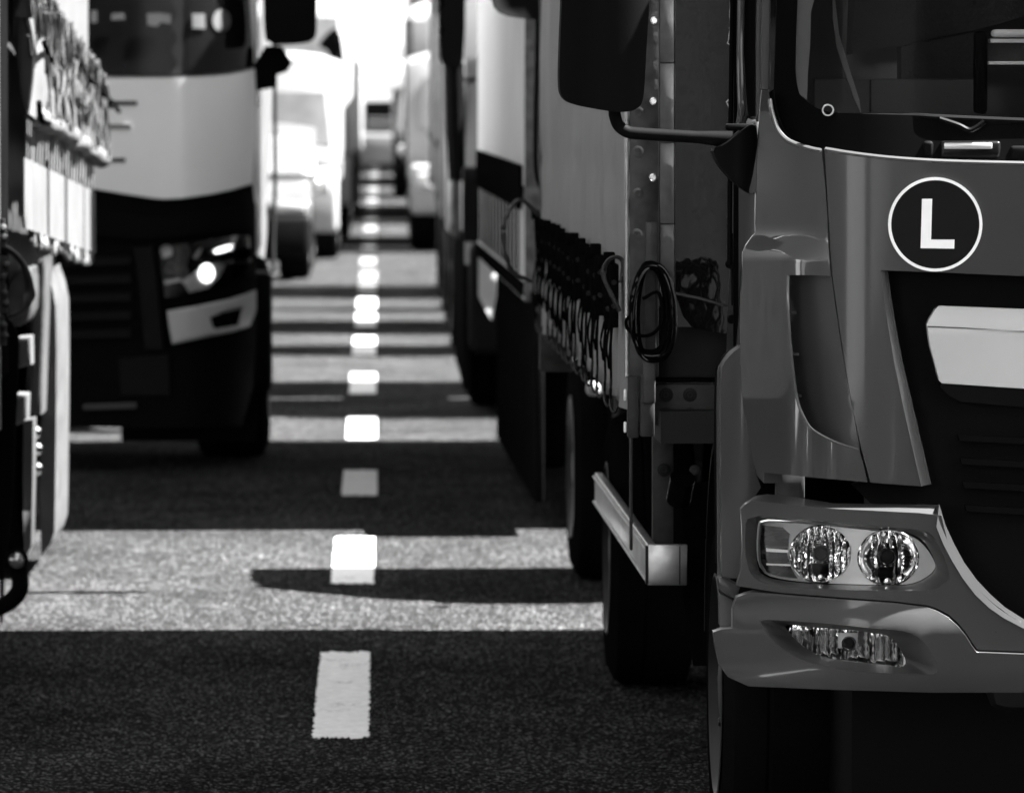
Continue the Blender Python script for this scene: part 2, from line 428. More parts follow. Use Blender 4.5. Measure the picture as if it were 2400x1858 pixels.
# ------------------------------------------------------------------ ground, road, lane dashes
bm = bmesh.new()
v = [bm.verts.new(p) for p in ((-1500, -400, -.004), (1500, -400, -.004), (1500, 2500, -.004), (-1500, 2500, -.004))]
bm.faces.new(v)
tag(finish(bm, 'ground', M_VERGE, None), 'flat verge ground stretching away beside the road', 'ground', kind='structure')
bm = bmesh.new()
v = [bm.verts.new(p) for p in ((-8.2, -120, 0), (8.2, -120, 0), (8.2, 420, 0), (-8.2, 420, 0))]
bm.faces.new(v)
road = tag(finish(bm, 'road', M_ROAD, None), 'coarse dark asphalt road between the two rows of lorries', 'road', kind='structure')
def gx(x, y):  # ground point from pixel
    D = FPX * H / (y - 200.0); return W(x, y, D)
def dash(y_near, y_far, xc, w, Dn=None, Df=None):
    a = gx(xc[0], y_near) if Dn is None else Vector((xc[0], Dn, 0)); b = gx(xc[1], y_far) if Df is None else Vector((xc[1], Df, 0))
    bm = bmesh.new()
    n = int(max(6, (b.y-a.y)/0.02)); rnd = random.Random(int(a.y*100))
    left, right = [], []
    for i in range(n+1):
        t = i/n; c = a.lerp(b, t)
        left.append((c.x - w/2 + rnd.uniform(-.005, .004), c.y)); right.append((c.x + w/2 + rnd.uniform(-.004, .005), c.y))
    def cross(y, s):
        k = 26; return [(lerp(left[0][0] if s < 0 else left[-1][0], right[0][0] if s < 0 else right[-1][0], i/k), y + s*rnd.uniform(-.03, .05)) for i in range(1, k)]
    loop = left[::-1] + cross(a.y, -1) + right + cross(b.y, 1)[::-1]
    f = bm.faces.new([bm.verts.new((x, y, .004)) for x, y in loop])
    r = bmesh.ops.extrude_face_region(bm, geom=[f])
    for q in r['geom']:
        if isinstance(q, bmesh.types.BMVert): q.co.z = .0055
    bmesh.ops.triangulate(bm, faces=bm.faces)
    return finish(bm, 'lane_dash', M_DASH if a.y < 22 else M_DASH2 if a.y < 50 else M_DASH3, road)
DW = 0.158
for yn, yf, xn, xf in ((1735, 1534, 798, 809.5), (1370, 1262, 826, 832), (1163, 1104, 842, 845), (1030, 978, 847, 849), (923, 876, 850, 852),
                       (832, 790, 853, 855), (766, 735, 857, 858), (722, 698, 859, 860), (684, 664, 861, 862), (656, 636, 863, 864)):
    dash(yn, yf, (xn, xf), DW)
for k in range(26):
    d0 = 58.6 + k*4.6
    dash(0, 0, (-.14, -.14), DW, d0, d0+2.3)
for k in range(5):
    d0 = 15.95 - (k+1)*4.4 - .2
    dash(0, 0, (-.12, -.12), DW, d0, d0+2.3)

# ================================================================== the near delivery lorry on the right
D0 = 12.25
XC = 1.93
man = thing('delivery_lorry', 'glossy grey cab-over delivery lorry with a round L sticker beside its windscreen', 'lorry', (XC, 15.5, 0))
def front(X, Z, off=0.0):
    t = max(0.0, (1.19 - X)/.40)
    b = .17*t**2.7
    return b + off
def mirx(o_name, o, parent):
    """the same piece on the other side of the cab"""
    me = o.data.copy(); base = BASE[o.name]
    for vv in me.vertices: vv.co.x = 2*XC - (vv.co.x + base.x) - base.x
    me.flip_normals()
    q = bpy.data.objects.new(o_name, me); COL.objects.link(q); q.parent = parent; BASE[q.name] = base
    return q
def mirtree(o, parent):
    q = mirx(o.name.split('.')[0], o, parent)
    for c in list(o.children): mirx(c.name.split('.')[0], c, q)
    return q
XCP = 893 + XC/D0*FPX            # pixel column of the cab's centre line

# ---- bonnet flap under the windscreen
flap_in = P(cB, (1265, 200), (1282, 340), (1300, 480), (1350, 780), (1420, 1120), (1525, 1580))
flap_out = P(cB, (1312, 208), (1330, 340), (1350, 480), (1410, 800), (1490, 1140), (1590, 1565))
flap = P(cA, (910, 951), (1000, 965), (1100, 981), (1230, 997), (1360, 1010), (1520, 1021), (1700, 1030), (1900, 1036), (2182, 1042), (2700, 1056)) + [(XCP, 390), (XCP, 655)] + \
    P(cB, (2700, 262), (2182, 238), (1700, 217)) + flap_in + P(cB, (1362, 1568), (1200, 1555), (1140, 1330), (1080, 1050), (1030, 750), (985, 430), (958, 240), (944, 73)) + P(cA, (940, 1500), (925, 1250), (915, 1100))
def flap_d(X, Z):
    # the top lip rolls back towards the glass
    lip = .035*(1 - sstep(1.665-.06, 1.665, 1.665 + 0)) if False else 0
    return front(X, Z)
fl = panel('bonnet_flap', flap, D0, flap_d, M_PAINT, man, thick=.03, bev=.007, seg=3, step=.02)
mirx('bonnet_flap', fl, man)
# chamfered edge into the grille recess
bm = bmesh.new(); ri, ro = [], []
for (a, b) in zip(flap_in, flap_out):
    w1 = W(a[0], a[1], D0); w1 = W(a[0], a[1], D0 + front(w1.x, w1.z) - .001)
    w2 = W(b[0], b[1], D0); w2 = W(b[0], b[1], D0 + front(w2.x, w2.z) + .022)
    ri.append(bm.verts.new(w1)); ro.append(bm.verts.new(w2))
rb = [bm.verts.new(v.co + Vector((0, .04, 0))) for v in ro]; ra = [bm.verts.new(v.co + Vector((-.003, .06, 0))) for v in ri]
for i in range(len(ri)-1):
    bm.faces.new((ri[i], ri[i+1], ro[i+1], ro[i])); bm.faces.new((ro[i], ro[i+1], rb[i+1], rb[i])); bm.faces.new((rb[i], rb[i+1], ra[i+1], ra[i])); bm.faces.new((ra[i], ra[i+1], ri[i+1], ri[i]))
bm.faces.new((ri[0], ro[0], rb[0], ra[0])); bm.faces.new((ri[-1], ra[-1], rb[-1], ro[-1]))
ch = finish(bm, 'flap_edge', mat('lip_highlight_paint', 0.06, 0.25, 0, 0.3, 0.05), fl, ang=60)  # lighter copy of the body paint, drawing the lit chamfer

# ---- round L sticker
sc_ = (1600+1615/2.7275, 1435/2.7275)
def circ(r, n=64, cx=None, cy=None, sy=1.0): return [((cx if cx is not None else sc_[0]) + r*math.cos(2*math.pi*k/n), (cy if cy is not None else sc_[1]) + r*sy*math.sin(2*math.pi*k/n)) for k in range(n)]
st = panel('sticker', circ(104.5), D0, lambda X, Z: front(X, Z, -.0030), M_STD, man, thick=.002, step=.02)
panel('sticker_ring', circ(110.5), D0, lambda X, Z: front(X, Z, -.0036), M_STW, st, thick=.003, holes=[circ(103.5)], step=.02)
panel('sticker_letter', P(cA, (1530, 1272), (1595, 1272), (1588, 1532), (1738, 1532), (1736, 1590), (1521, 1587)), D0, lambda X, Z: front(X, Z, -.0042), M_STW, st, thick=.0015, step=.02)

# ---- corner panel (air guide) with its recessed vent
corner = P(cA, (888, 962), (830, 950), (760, 930), (705, 910), (662, 886), (625, 848), (600, 805), (580, 745), (565, 690), (555, 630), (550, 580), (507, 576), (495, 700), (485, 850), (478, 1000), (473, 1200), (470, 1380), (466, 1490), (440, 1520), (405, 1570), (390, 1610)) + \
    P(cB, (385, 75), (380, 200), (373, 400), (370, 600), (372, 800), (378, 950), (392, 1090), (408, 1150), (424, 1250), (440, 1350), (456, 1430), (472, 1485), (620, 1502), (850, 1525), (1182, 1555), (1160, 1460), (1130, 1348),
      (1070, 1330), (1000, 1308), (930, 1278), (870, 1246), (815, 1205), (780, 1150), (745, 1070), (720, 960), (700, 800), (686, 640), (677, 450), (672, 300), (676, 240), (690, 231), (800, 232), (946, 237), (936, 120), (928, 10)) + P(cA, (925, 1400), (912, 1200), (898, 1050))
def corner_d(X, Z):
    d = front(X, Z)
    ze = W(*cA(480, 1510), D0).z; bulge = sstep(ze+.02, ze-.055, Z) * sstep(1.0, .86, X)
    return d - .05*bulge + .03*sstep(1.58, 1.75, Z)*sstep(.9, .8, X)
cp = panel('corner_panel', corner, D0, corner_d, M_PAINTC, man, thick=.03, bev=0, step=.014)
vent = P(cB, (655, 215), (800, 222), (952, 236), (968, 380), (990, 530), (1025, 750), (1065, 970), (1100, 1160), (1135, 1352), (1000, 1320), (860, 1270), (780, 1200), (720, 1060), (690, 900), (670, 640), (655, 400))
def vent_d(X, Z):
    xr = W(*cB(1020, 700), D0).x; xl = W(*cB(690, 700), D0).x
    sl = (1.2 - Z)*.17
    return front(X, Z) + .012 + .055*(1-sstep(-.1, 1.1, (X - (xl+sl-.02))/(xr-xl)))
vp = panel('vent_panel', vent, D0, vent_d, M_PAINT, cp, thick=.012, step=.02, an=False)
for yy in (468, 733, 998):
    a = W(*cB(670 + (yy-468)*.06, yy), D0+.12)
    obox('vent_clip', (a.x+.002, a.y-.03, a.z-.003), (a.x+.018, a.y+.0, a.z+.003), M_PAINT, cp)
mirtree(cp, man)

def lip_strip(nm, pts, par):
    q = []
    for x, y in pts:
        w = W(x, y, D0); q.append(W(x, y + 2.0, D0 + front(w.x, w.z) + .003))
    bm = bmesh.new(); tube(bm, curve(q, 4), .0055, 8); return finish(bm, nm, M_LIP_HI, par)
M_LIP_HI = mat('lip_highlight_paint', 0.06, 0.25, 0, 0.3, 0.05)  # body paint made lighter for edges where a highlight runs
rim = P(cB, (672, 232), (672, 400), (686, 640), (700, 800), (720, 960), (745, 1070), (780, 1150), (815, 1205), (870, 1246), (930, 1278), (1000, 1308), (1070, 1330), (1128, 1346))
q = []
for x, y in rim:
    w = W(x, y, D0); q.append(W(x, y, D0 + corner_d(w.x, w.z) + .002))
bm = bmesh.new(); tube(bm, curve(q, 4), .0035, 8); finish(bm, 'vent_rim', M_LIP_HI, cp)  # bright line laid along the recess edge as its highlight
lip_strip('flap_lip', P(cA, (912, 951), (1100, 981), (1360, 1010), (1700, 1030), (2182, 1042), (2700, 1056)) + [(XCP, 390)], fl)
lip_strip('corner_lip', P(cA, (884, 960), (830, 950), (760, 930), (705, 910), (662, 886), (625, 848), (600, 805), (580, 745), (565, 690), (555, 630)), cp)
# ---- grille recess, badge plate and lower grille
gr = panel('grille', P(cB, (1280, 195), (1700, 205), (2182, 225), (2700, 250)) + [(XCP, 650), (XCP, 1600)] + P(cC, (2600, 1040), (2182, 980), (1960, 860), (1800, 700), (1690, 520), (1600, 300), (1560, 200), (1200, 160), (1080, 40)) + P(cB, (1300, 1480), (1400, 1200), (1340, 700)),
      D0, lambda X, Z: front(X, Z, .075), M_BLACK, man, thick=.02, step=.05)
mirx('grille', gr, man)
plate_d = lambda X, Z: front(X, Z, .045 - .012*(1 if Z < W(*cB(1600, 570), D0).z else -.0))
plo = P(cB, (1640, 428), (2182, 449), (2700, 470)) + [(XCP, 730), (XCP, 925)] + P(cB, (2700, 985), (2182, 956), (1660, 922), (1640, 905), (1610, 790), (1580, 680), (1562, 545), (1575, 515), (1615, 448))
def plate_dd(X, Z):
    zc = W(*cB(1600, 572), D0).z
    k = (W(*cB(1600, 430), D0).z - zc)
    return front(X, Z, .03) + (.018*(Z-zc)/k if Z > zc else .0 + .02*(zc-Z)/.13) + .004*math.exp(-((Z-zc)/.004)**2)
pl = panel('badge_plate', plo, D0, plate_dd, M_WHITEP, man, thick=.03, bev=.008, seg=3, step=.016)
mirx('badge_plate', pl, man)
panel('plate_groove', P(cB, (1566, 556), (1800, 566), (2182, 588), (2700, 612)) + [(XCP, 560+632/2.7275), (XCP, 560+640/2.7275)] + P(cB, (2700, 620), (2182, 596), (1800, 574), (1566, 564)), D0, lambda X, Z: plate_dd(X, Z)-.001, M_GREY, pl, thick=.002, step=.02)
hb = panel('grille_handle', P(cB, (1640, 940), (1700, 1000), (1780, 1040), (2182, 1075), (2700, 1100)) + [(XCP, 965), (XCP, 930)] + P(cB, (2700, 1000), (2182, 965), (1660, 928)), D0, lambda X, Z: front(X, Z, .055), M_BLACKG, man, thick=.03, bev=.006)
for yy in (1250, 1400, 1550, 1700):  # lower grille bars
    panel('grille_bar', P(cB, (1760 + (yy-1250)*.1, yy), (2182, yy+22), (2700, yy+44)) + [(XCP, 560+(yy+55)/2.7275), (XCP, 560+(yy+95)/2.7275)] + P(cB, (2700, yy+84), (2182, yy+62), (1770 + (yy-1250)*.1, yy+40)), D0, lambda X, Z: front(X, Z, .05), M_BLACK, gr, thick=.02, bev=.005, step=.05)

# ---- windscreen: black surround, glass, cowl, wiper
def ws_d(X, Z, off=0.0):
    return front(X, Z) + .02 + .17*max(0, Z-1.6) + off
TOPY = -560
ws_out = P(cA, (600, 0), (592, 300), (582, 560), (590, 640), (612, 740), (650, 830), (690, 880), (760, 918), (890, 946), (1100, 972), (1360, 1000), (1700, 1020), (2182, 1032), (2700, 1046)) + [(XCP, 386), (XCP, TOPY), (2100, TOPY+10), (1900, TOPY+25), (1845, -470), (1825, -250)]
ws_in = P(cA, (735, 0), (724, 250), (720, 440), (728, 540), (748, 605), (790, 650), (850, 690), (930, 715), (1050, 727), (1400, 735), (2182, 758), (2700, 775)) + [(XCP-2, 288), (XCP-2, TOPY+60), (2100, TOPY+70), (1930, TOPY+85), (1890, -420), (1877, -220)]
fr = panel('windscreen_surround', ws_out, D0, ws_d, M_FRIT, man, thick=.008, holes=[ws_in], step=.04)
mirx('windscreen_surround', fr, man)
gl = panel('windscreen', ws_in, D0, lambda X, Z: ws_d(X, Z, .004), M_GLASS, man, thick=.004, step=.05)
mirx('windscreen', gl, man)
def tubepx(bm, pts, D, r, n=8, sm=6, dd=None):
    q = [W(x, y, D + (dd[i] if dd else 0)) for i, (x, y) in enumerate(pts)]
    tube(bm, curve(q, sm) if sm else q, r, n)
bm = bmesh.new()
tubepx(bm, P(cA, (790, 738), (1100, 742), (1450, 742), (1650, 752), (2182, 775), (2900, 800)), D0, .007, dd=[.16, .08, .06, .05, .05, .05])
wp = finish(bm, 'wiper_arm', M_BLACK, man)
bm = bmesh.new(); tubepx(bm, P(cA, (830, 752), (1300, 760), (1700, 775), (2100, 790)), D0, .005, dd=[.13, .07, .055, .05]); finish(bm, 'wiper_blade', M_RUBBER, wp)
bm = bmesh.new(); tubepx(bm, P(cA, (1640, 760), (1760, 800), (1830, 832), (1880, 815), (1930, 778)), D0, .006, dd=[.03]*5); finish(bm, 'wiper_link', M_BLACKG, wp)
wm = None
for (x0, x1, y0, y1, mm) in ((1640, 2030, 900, 1020, M_BLACKG), (1530, 1600, 900, 1010, M_BLACK), (2085, 2300, 930, 1030, M_BLACK)):
    a = W(*cA(x0, y0), D0+.055); b = W(*cA(x1, y1), D0+.055)
    o = obox('cowl_box', (a.x, a.y-.02, b.z), (b.x, a.y+.03, a.z), mm, man, .008, 3)
    if wm is None:
        wm = o
        obox('cowl_trim', (a.x+.008, a.y-.026, a.z-.018), (b.x-.02, a.y-.0205, a.z-.004), M_SATIN, wm, .003)
bm = bmesh.new(); lathe(bm, [(.010, 0), (.010, -.006), (.013, -.006), (.013, .004), (.010, .004)], W(*cA(928, 705), D0+.07), (0, 1, 0), 20); finish(bm, 'washer_ring', M_SATIN, man)

# ---- cab shell: roof, rear wall, floor, side with door and window
ZR = 2.62
YB = D0 + 1.62
XS = .838          # cab side
def wall(name, pts, m, parent, t=(0, 0, 0), bev=0):
    bm = bmesh.new(); f = [bm.verts.new(p) for p in pts]; bb = [bm.verts.new(Vector(p)+Vector(t)) for p in pts]
    bm.faces.new(f); bm.faces.new(bb[::-1]); n = len(pts)
    for i in range(n): bm.faces.new((f[i], bb[i], bb[(i+1) % n], f[(i+1) % n]))
    return finish(bm, name, m, parent, bev)
obox('cab_rear_wall', (XS+.03, YB, .95), (2*XC-XS-.03, YB+.04, ZR-.05), M_PAINT, man, .01)
obox('cab_floor', (XS+.05, D0+.3, .98), (2*XC-XS-.05, YB-.002, 1.02), M_BLACK, man)
bm = bmesh.new()
pr = [(D0+.30, 2.44), (D0+.36, 2.53), (D0+.5, 2.60), (D0+.8, ZR+.02), (YB+.05, ZR+.01), (YB+.05, 2.44)]
A = [bm.verts.new((XS+.0, y, z)) for y, z in pr]; B = [bm.verts.new((2*XC-XS, y, z)) for y, z in pr]
bm.faces.new(A); bm.faces.new(B[::-1])
for i in range(len(pr)): bm.faces.new((A[i], B[i], B[(i+1) % len(pr)], A[(i+1) % len(pr)]))
finish(bm, 'cab_roof', M_PAINT, man, .05, 3)
def side(xs, s):
    pan = wall('cab_side', [(xs, D0+.17, .98), (xs, D0+.17, 1.60), (xs+.012*s, D0+.62, 1.60), (xs+.03*s, D0+1.22, 1.60), (xs+.045*s, D0+1.22, 2.40), (xs+.045*s, YB+.03, 2.46), (xs, YB+.03, .98)], M_PAINT, man, (s*.04, 0, 0))
    dn = wall('door_window', [(xs+.013*s, D0+.38, 1.605), (xs+.013*s, D0+1.2, 1.605), (xs+.04*s, D0+1.2, 2.40), (xs+.04*s, D0+.52, 2.40)], M_DGLASS, man, (s*.006, 0, 0))
    obox('door_seam', (xs-.002*s if s > 0 else xs, D0+1.235, 1.0), (xs+.01*s, D0+1.25, 2.4), M_FRIT, pan)
    return pan
side(XS, 1); side(2*XC-XS, -1)
# A-pillar and door edge strips
def strip(name, pts, D, r, m, parent, dd=None, sm=5):
    bm = bmesh.new(); tubepx(bm, pts, D, r, 8, sm, dd); return finish(bm, name, m, parent)
TA = -1500
pil = panel('pillar_trim', P(cA, (560, TA), (556, 0), (552, 300), (548, 574), (508, 570), (505, 300), (512, 0), (520, TA)), D0+.30, lambda X, Z: .12*max(0, Z-1.7), M_PAINT, man, thick=.05, bev=.006, step=.04)
panel('pillar_outer', P(cA, (600, TA), (598, 0), (588, 300), (580, 570), (556, 590), (557, 300), (562, 0), (566, TA)), D0+.28, lambda X, Z: .12*max(0, Z-1.7), M_PAINT_SIDE, man, thick=.05, bev=.004, step=.04)
panel('pillar_gap', P(cA, (515, TA), (508, 0), (500, 300), (495, 700), (470, 760), (470, 300), (474, 0), (480, TA)), D0+.36, lambda X, Z: .12*max(0, Z-1.7), M_PAINT, man, thick=.05, bev=.004, step=.04)
panel('window_seal', P(cA, (478, TA), (474, 0), (468, 300), (466, 745), (418, 742), (402, 560), (392, 300), (388, 0), (390, TA)), D0+.40, lambda X, Z: .12*max(0, Z-1.7), M_FRIT, man, thick=.05, step=.05)
strip('window_trim', P(cA, (388, -800), (382, 0), (378, 300), (384, 560), (386, 700), (372, 780), (360, 800)), D0+.41, .0055, M_PAINT, man, dd=[.06, .01, 0, 0, 0, .02, .04])
strip('window_sill', P(cA, (412, 772), (440, 782), (470, 778)), D0+.39, .006, M_SATIN, man)
strip('door_edge', P(cA, (366, -800), (362, 0), (358, 400), (364, 700), (352, 790)), D0+.5, .005, M_PAINT, man)
strip('door_gap', P(cA, (330, -800), (318, 0), (312, 400), (306, 800), (302, 1200), (300, 1691)), D0+.95, .006, M_FRIT, man)
strip('door_bead', P(cA, (478, 780), (474, 900), (470, 1100), (468, 1300), (467, 1480)), D0+.30, .003, M_SATIN, man)
bm = bmesh.new(); q = [W(*cE(x, y), D0+1.3) for x, y in ((1958, 400), (1962, 600), (1968, 860))]; tube(bm, q, .008, 8); lathe(bm, [(.011, -.01), (.011, .01), (0, .01)], W(*cE(1938, 598), D0+1.25), (0, -1, 0), 12); lathe(bm, [(.011, -.01), (.011, .01), (0, .01)], W(*cE(1950, 950), D0+1.25), (0, -1, 0), 12)
finish(bm, 'door_hinge', M_BLACK, man)

# ---- interior seen through the glass
obox('dashboard', (XS+.06, D0+.36, 1.30), (2*XC-XS-.06, D0+.75, 1.585), M_INT, man, .03, 3)
a = W(*cA(840, 505), D0+.80); b = W(*cA(1880, 720), D0+.80)
dsh = obox('dash_shelf', (a.x, D0+.8, 1.5), (b.x, D0+.86, a.z), M_INT, man, .006)
a = W(*cA(1200, 500), D0+.80)
obox('dash_joint', (a.x-.002, D0+.796, 1.5), (a.x+.002, D0+.8, a.z-.004), M_FRIT, dsh)
panel('pillar_lining', P(cA, (735, -1200), (735, 0), (724, 300), (722, 480), (745, 600), (795, 640), (800, 480), (815, 300), (820, 80), (840, 0), (850, -1200)), D0+.42, lambda X, Z: .14*max(0, Z-1.7), M_INTL, man, thick=.03, step=.05)
panel('cab_curtain', P(cA, (880, -1200), (880, 0), (975, 0), (1000, 220), (1060, 420), (1130, 640), (1140, 720), (1100, 640), (1040, 470), (985, 300), (960, 120), (955, -1200)), D0+.7, None, M_INTL, man, thick=.01, step=.05)
st2 = panel('driver_seat', P(cA, (1080, 350), (1400, 290), (1830, 200), (2000, 160), (2140, 120), (2300, 60), (2300, -900), (1250, -900), (1110, -400)), D0+1.2, lambda X, Z: .05*math.sin(X*9), M_SEAT, man, thick=.16, bev=.03, step=.06)
panel('seat_cushion', P(cA, (1395, 300), (1860, 205), (1880, 500), (1880, 740), (1395, 740)), D0+1.1, lambda X, Z: .03*math.cos(X*10), M_SEAT, st2, thick=.1, bev=.02, step=.06)
hr = None
a = W(*cA(1865, 200), D0+.5); b = W(*cA(1950, 730), D0+.5)
tr = obox('dark_upright', (a.x, D0+.5, b.z), (b.x, D0+.53, a.z), M_BLACK, man, .01)  # dark upright with white bars beside it, behind the glass
a = W(*cA(1955, 250), D0+.55); b = W(*cA(2700, 430), D0+.55)
obox('bar_backing', (a.x, D0+.56, b.z), (b.x, D0+.58, a.z), M_INT, tr)
obox('white_bar', (a.x, D0+.50, a.z-.009), (b.x, D0+.56, a.z), M_STW, tr, .002)
a = W(*cA(1955, 393), D0+.5); b = W(*cA(2700, 415), D0+.5)
obox('white_bar', (a.x, D0+.49, b.z), (b.x, D0+.56, a.z), M_STW, tr, .002)
a = W(*cA(1975, 190), D0+.5); b = W(*cA(2700, 240), D0+.5)
obox('white_tube_bar', (a.x, D0+.48, b.z), (b.x, D0+.53, a.z), M_STW, tr, .009, 3)

# ---- mirror on its arm
def mirror(parent, s=1):
    Dm = D0 + .22
    outl = chaikin(P(cD, (885, -900), (865, 0), (852, 300), (846, 560), (866, 625), (925, 668), (1160, 712), (1250, 720), (1330, 708), (1378, 668), (1392, 580), (1406, 300), (1426, 0), (1450, -900), (1380, -990), (960, -990)), 2)
    bulge = lambda X, Z: .035*(abs((X-.49)/.11))**2.5
    hs = panel('mirror_housing', outl, Dm, lambda X, Z: .05*min(1.3, abs((X-.515)/.115)**2.6), M_BLACK, parent, thick=.13, bev=.02, seg=3, step=.022)
    bm = bmesh.new()
    tubepx(bm, P(cD, (1200, 690), (1203, 740), (1225, 800), (1275, 840), (1340, 853), (1480, 863), (1700, 876), (1850, 886), (1940, 890)), Dm+.08, [.0135]*100, 14, 1)
    bm.free(); bm = bmesh.new()
    pts = curve([W(x, y, Dm+.07+.0*i) for i, (x, y) in enumerate(P(cD, (1200, 690), (1203, 740), (1225, 800), (1275, 840), (1340, 853), (1480, 863), (1700, 876), (1830, 885), (1950, 895)))], 6)
    tube(bm, pts, [.0135 if i < len(pts)-12 else .0135 + .006*(i-(len(pts)-12))/11 for i in range(len(pts))], 14)
    finish(bm, 'mirror_arm', M_BLACK, hs)
    mo = panel('mirror_mount', chaikin(P(cD, (1825, 952), (1905, 925), (1985, 862), (2055, 803), (2085, 797), (2114, 815), (2116, 1000), (2112, 1205), (2085, 1245), (2060, 1238), (1965, 1165), (1890, 1085), (1850, 1020)), 1), Dm+.05, lambda X, Z: -.09*max(0, 1-((X-.79)/.075)**2), M_BLACK, parent, thick=.12, bev=.01, seg=3, step=.016)
    a = W(*cD(2000, 812), Dm)
    obox('mount_cap', (a.x-.03, a.y, a.z-.008), (a.x+.035, a.y+.05, a.z+.007), M_BLACK, mo, .006)
    return hs, mo
hs, mo = mirror(man)
mirtree(hs, man); mirtree(mo, man)

# ---- bumper: lamp housing above, fog lamp part below
def bump_d(X, Z, off=0.0):
    t = max(0.0, (1.22 - X)/.46)
    return .19*t**2.6 - .05 + off
lens = chaikin(P(cC, (505, 272), (700, 288), (900, 303), (1200, 333), (1400, 356), (1500, 390), (1562, 450), (1612, 535), (1616, 572), (1585, 615), (1500, 665), (1400, 684), (1000, 676), (800, 666), (650, 650), (535, 622), (492, 565), (482, 450), (490, 320)), 1)
def grow(p, k, ky=None):
    cx = sum(a for a, b in p)/len(p); cy = sum(b for a, b in p)/len(p); q = []
    for a, b in p: q.append((a + (k if a > cx else -k)*min(1, abs(a-cx)/40), b + ((ky or k) if b > cy else -(ky or k))*min(1, abs(b-cy)/25)))
    return q
bz_in = grow(lens, 5)
bz_out = chaikin(P(cC, (412, 236), (700, 258), (1000, 282), (1300, 312), (1530, 330), (1600, 360), (1660, 470), (1712, 632), (1690, 665), (1600, 715), (1480, 722), (1100, 716), (800, 706), (600, 692), (480, 660), (425, 600), (402, 500), (396, 350)), 1)
up_top = P(cC, (372, 200), (400, 168), (440, 145), (500, 150), (700, 172), (960, 195), (1300, 212), (1500, 222), (1655, 238))
up = up_top + P(cC, (1700, 430), (1770, 560), (1870, 690), (1990, 800), (2100, 880), (2182, 930), (2400, 1010), (2700, 1060)) + [(XCP, 1520), (XCP, 1546)] + P(cC, (2700, 1125), (2182, 1108), (1886, 1098), (1850, 1050), (1810, 985), (1760, 925), (1700, 872), (1630, 835), (1560, 812), (1350, 787), (1000, 762), (620, 732), (345, 688), (372, 600), (384, 450), (380, 300))
bu = panel('bumper_upper', up, D0, bump_d, M_PAINT, man, thick=.04, holes=[bz_out], bev=.006, seg=3, step=.024)
mirx('bumper_upper', bu, man)
# sloping bezel from the face in to the lens
def ring(name, po, pi, m, parent, dO, dI, dfun=bump_d, n=96):
    def res(p):
        L = [0.0]
        for i in range(len(p)): L.append(L[-1] + math.hypot(p[(i+1) % len(p)][0]-p[i][0], p[(i+1) % len(p)][1]-p[i][1]))
        out = []
        for k in range(n):
            t = L[-1]*k/n; i = 0
            while i < len(p)-1 and L[i+1] < t: i += 1
            f = (t-L[i])/max(1e-9, L[i+1]-L[i]); a, b = p[i], p[(i+1) % len(p)]
            out.append((lerp(a[0], b[0], f), lerp(a[1], b[1], f)))
        return out
    def near(po, pi):
        q = []
        cx = sum(a for a, b in po)/len(po); cy = sum(b for a, b in po)/len(po)
        sx = max(a for a, b in po)-cx; sy = max(b for a, b in po)-cy
        return q
    A = res(po); B = res(pi)
    # align starts
    k0 = min(range(n), key=lambda k: (B[k][0]-A[0][0])**2 + (B[k][1]-A[0][1])**2); B = B[k0:]+B[:k0]
    bm = bmesh.new(); va, vb, vc, vd = [], [], [], []
    for a, b in zip(A, B):
        p = W(a[0], a[1], D0); q = W(b[0], b[1], D0)
        va.append(bm.verts.new(W(a[0], a[1], D0 + dfun(p.x, p.z) + dO))); mid = ((a[0]*.35+b[0]*.65), (a[1]*.35+b[1]*.65))
        vb.append(bm.verts.new(W(b[0], b[1], D0 + dfun(q.x, q.z) + dI))); vc.append(bm.verts.new(vb[-1].co + Vector((0, .03, 0)))); vd.append(bm.verts.new(va[-1].co + Vector((0, .03+abs(dI-dO), 0))))
    for i in range(n):
        j = (i+1) % n
        for S, T in ((va, vb), (vb, vc), (vc, vd), (vd, va)): bm.faces.new((S[i], S[j], T[j], T[i]))
    return finish(bm, name, m, parent, ang=45)
bz = ring('lamp_bezel', bz_out, bz_in, M_PAINT, bu, .001, .045)
# top ledge of the lamp housing
bm = bmesh.new()
led_f = up_top; led_b = P(cC, (440, 128), (470, 112), (540, 102), (620, 110), (760, 128), (960, 160), (1250, 166), (1450, 168), (1640, 172))
f_, b_ = [], []
for (a, b) in zip(led_f, led_b):
    p = W(*a, D0); f_.append(bm.verts.new(W(*a, D0 + bump_d(p.x, p.z)))); q = W(*b, D0); b_.append(bm.verts.new(W(*b, D0 + bump_d(p.x, p.z) + .075)))
u_ = [bm.verts.new(v.co + Vector((0, 0, -.03))) for v in b_]; g_ = [bm.verts.new(v.co + Vector((0, .03, -.012))) for v in f_]
for i in range(len(f_)-1):
    for S, T in ((f_, b_), (b_, u_), (u_, g_), (g_, f_)): bm.faces.new((S[i], S[i+1], T[i+1], T[i]))
bm.faces.new((f_[0], g_[0], u_[0], b_[0])); bm.faces.new((f_[-1], b_[-1], u_[-1], g_[-1]))
finish(bm, 'bumper_ledge', M_PAINT, bu, ang=50)
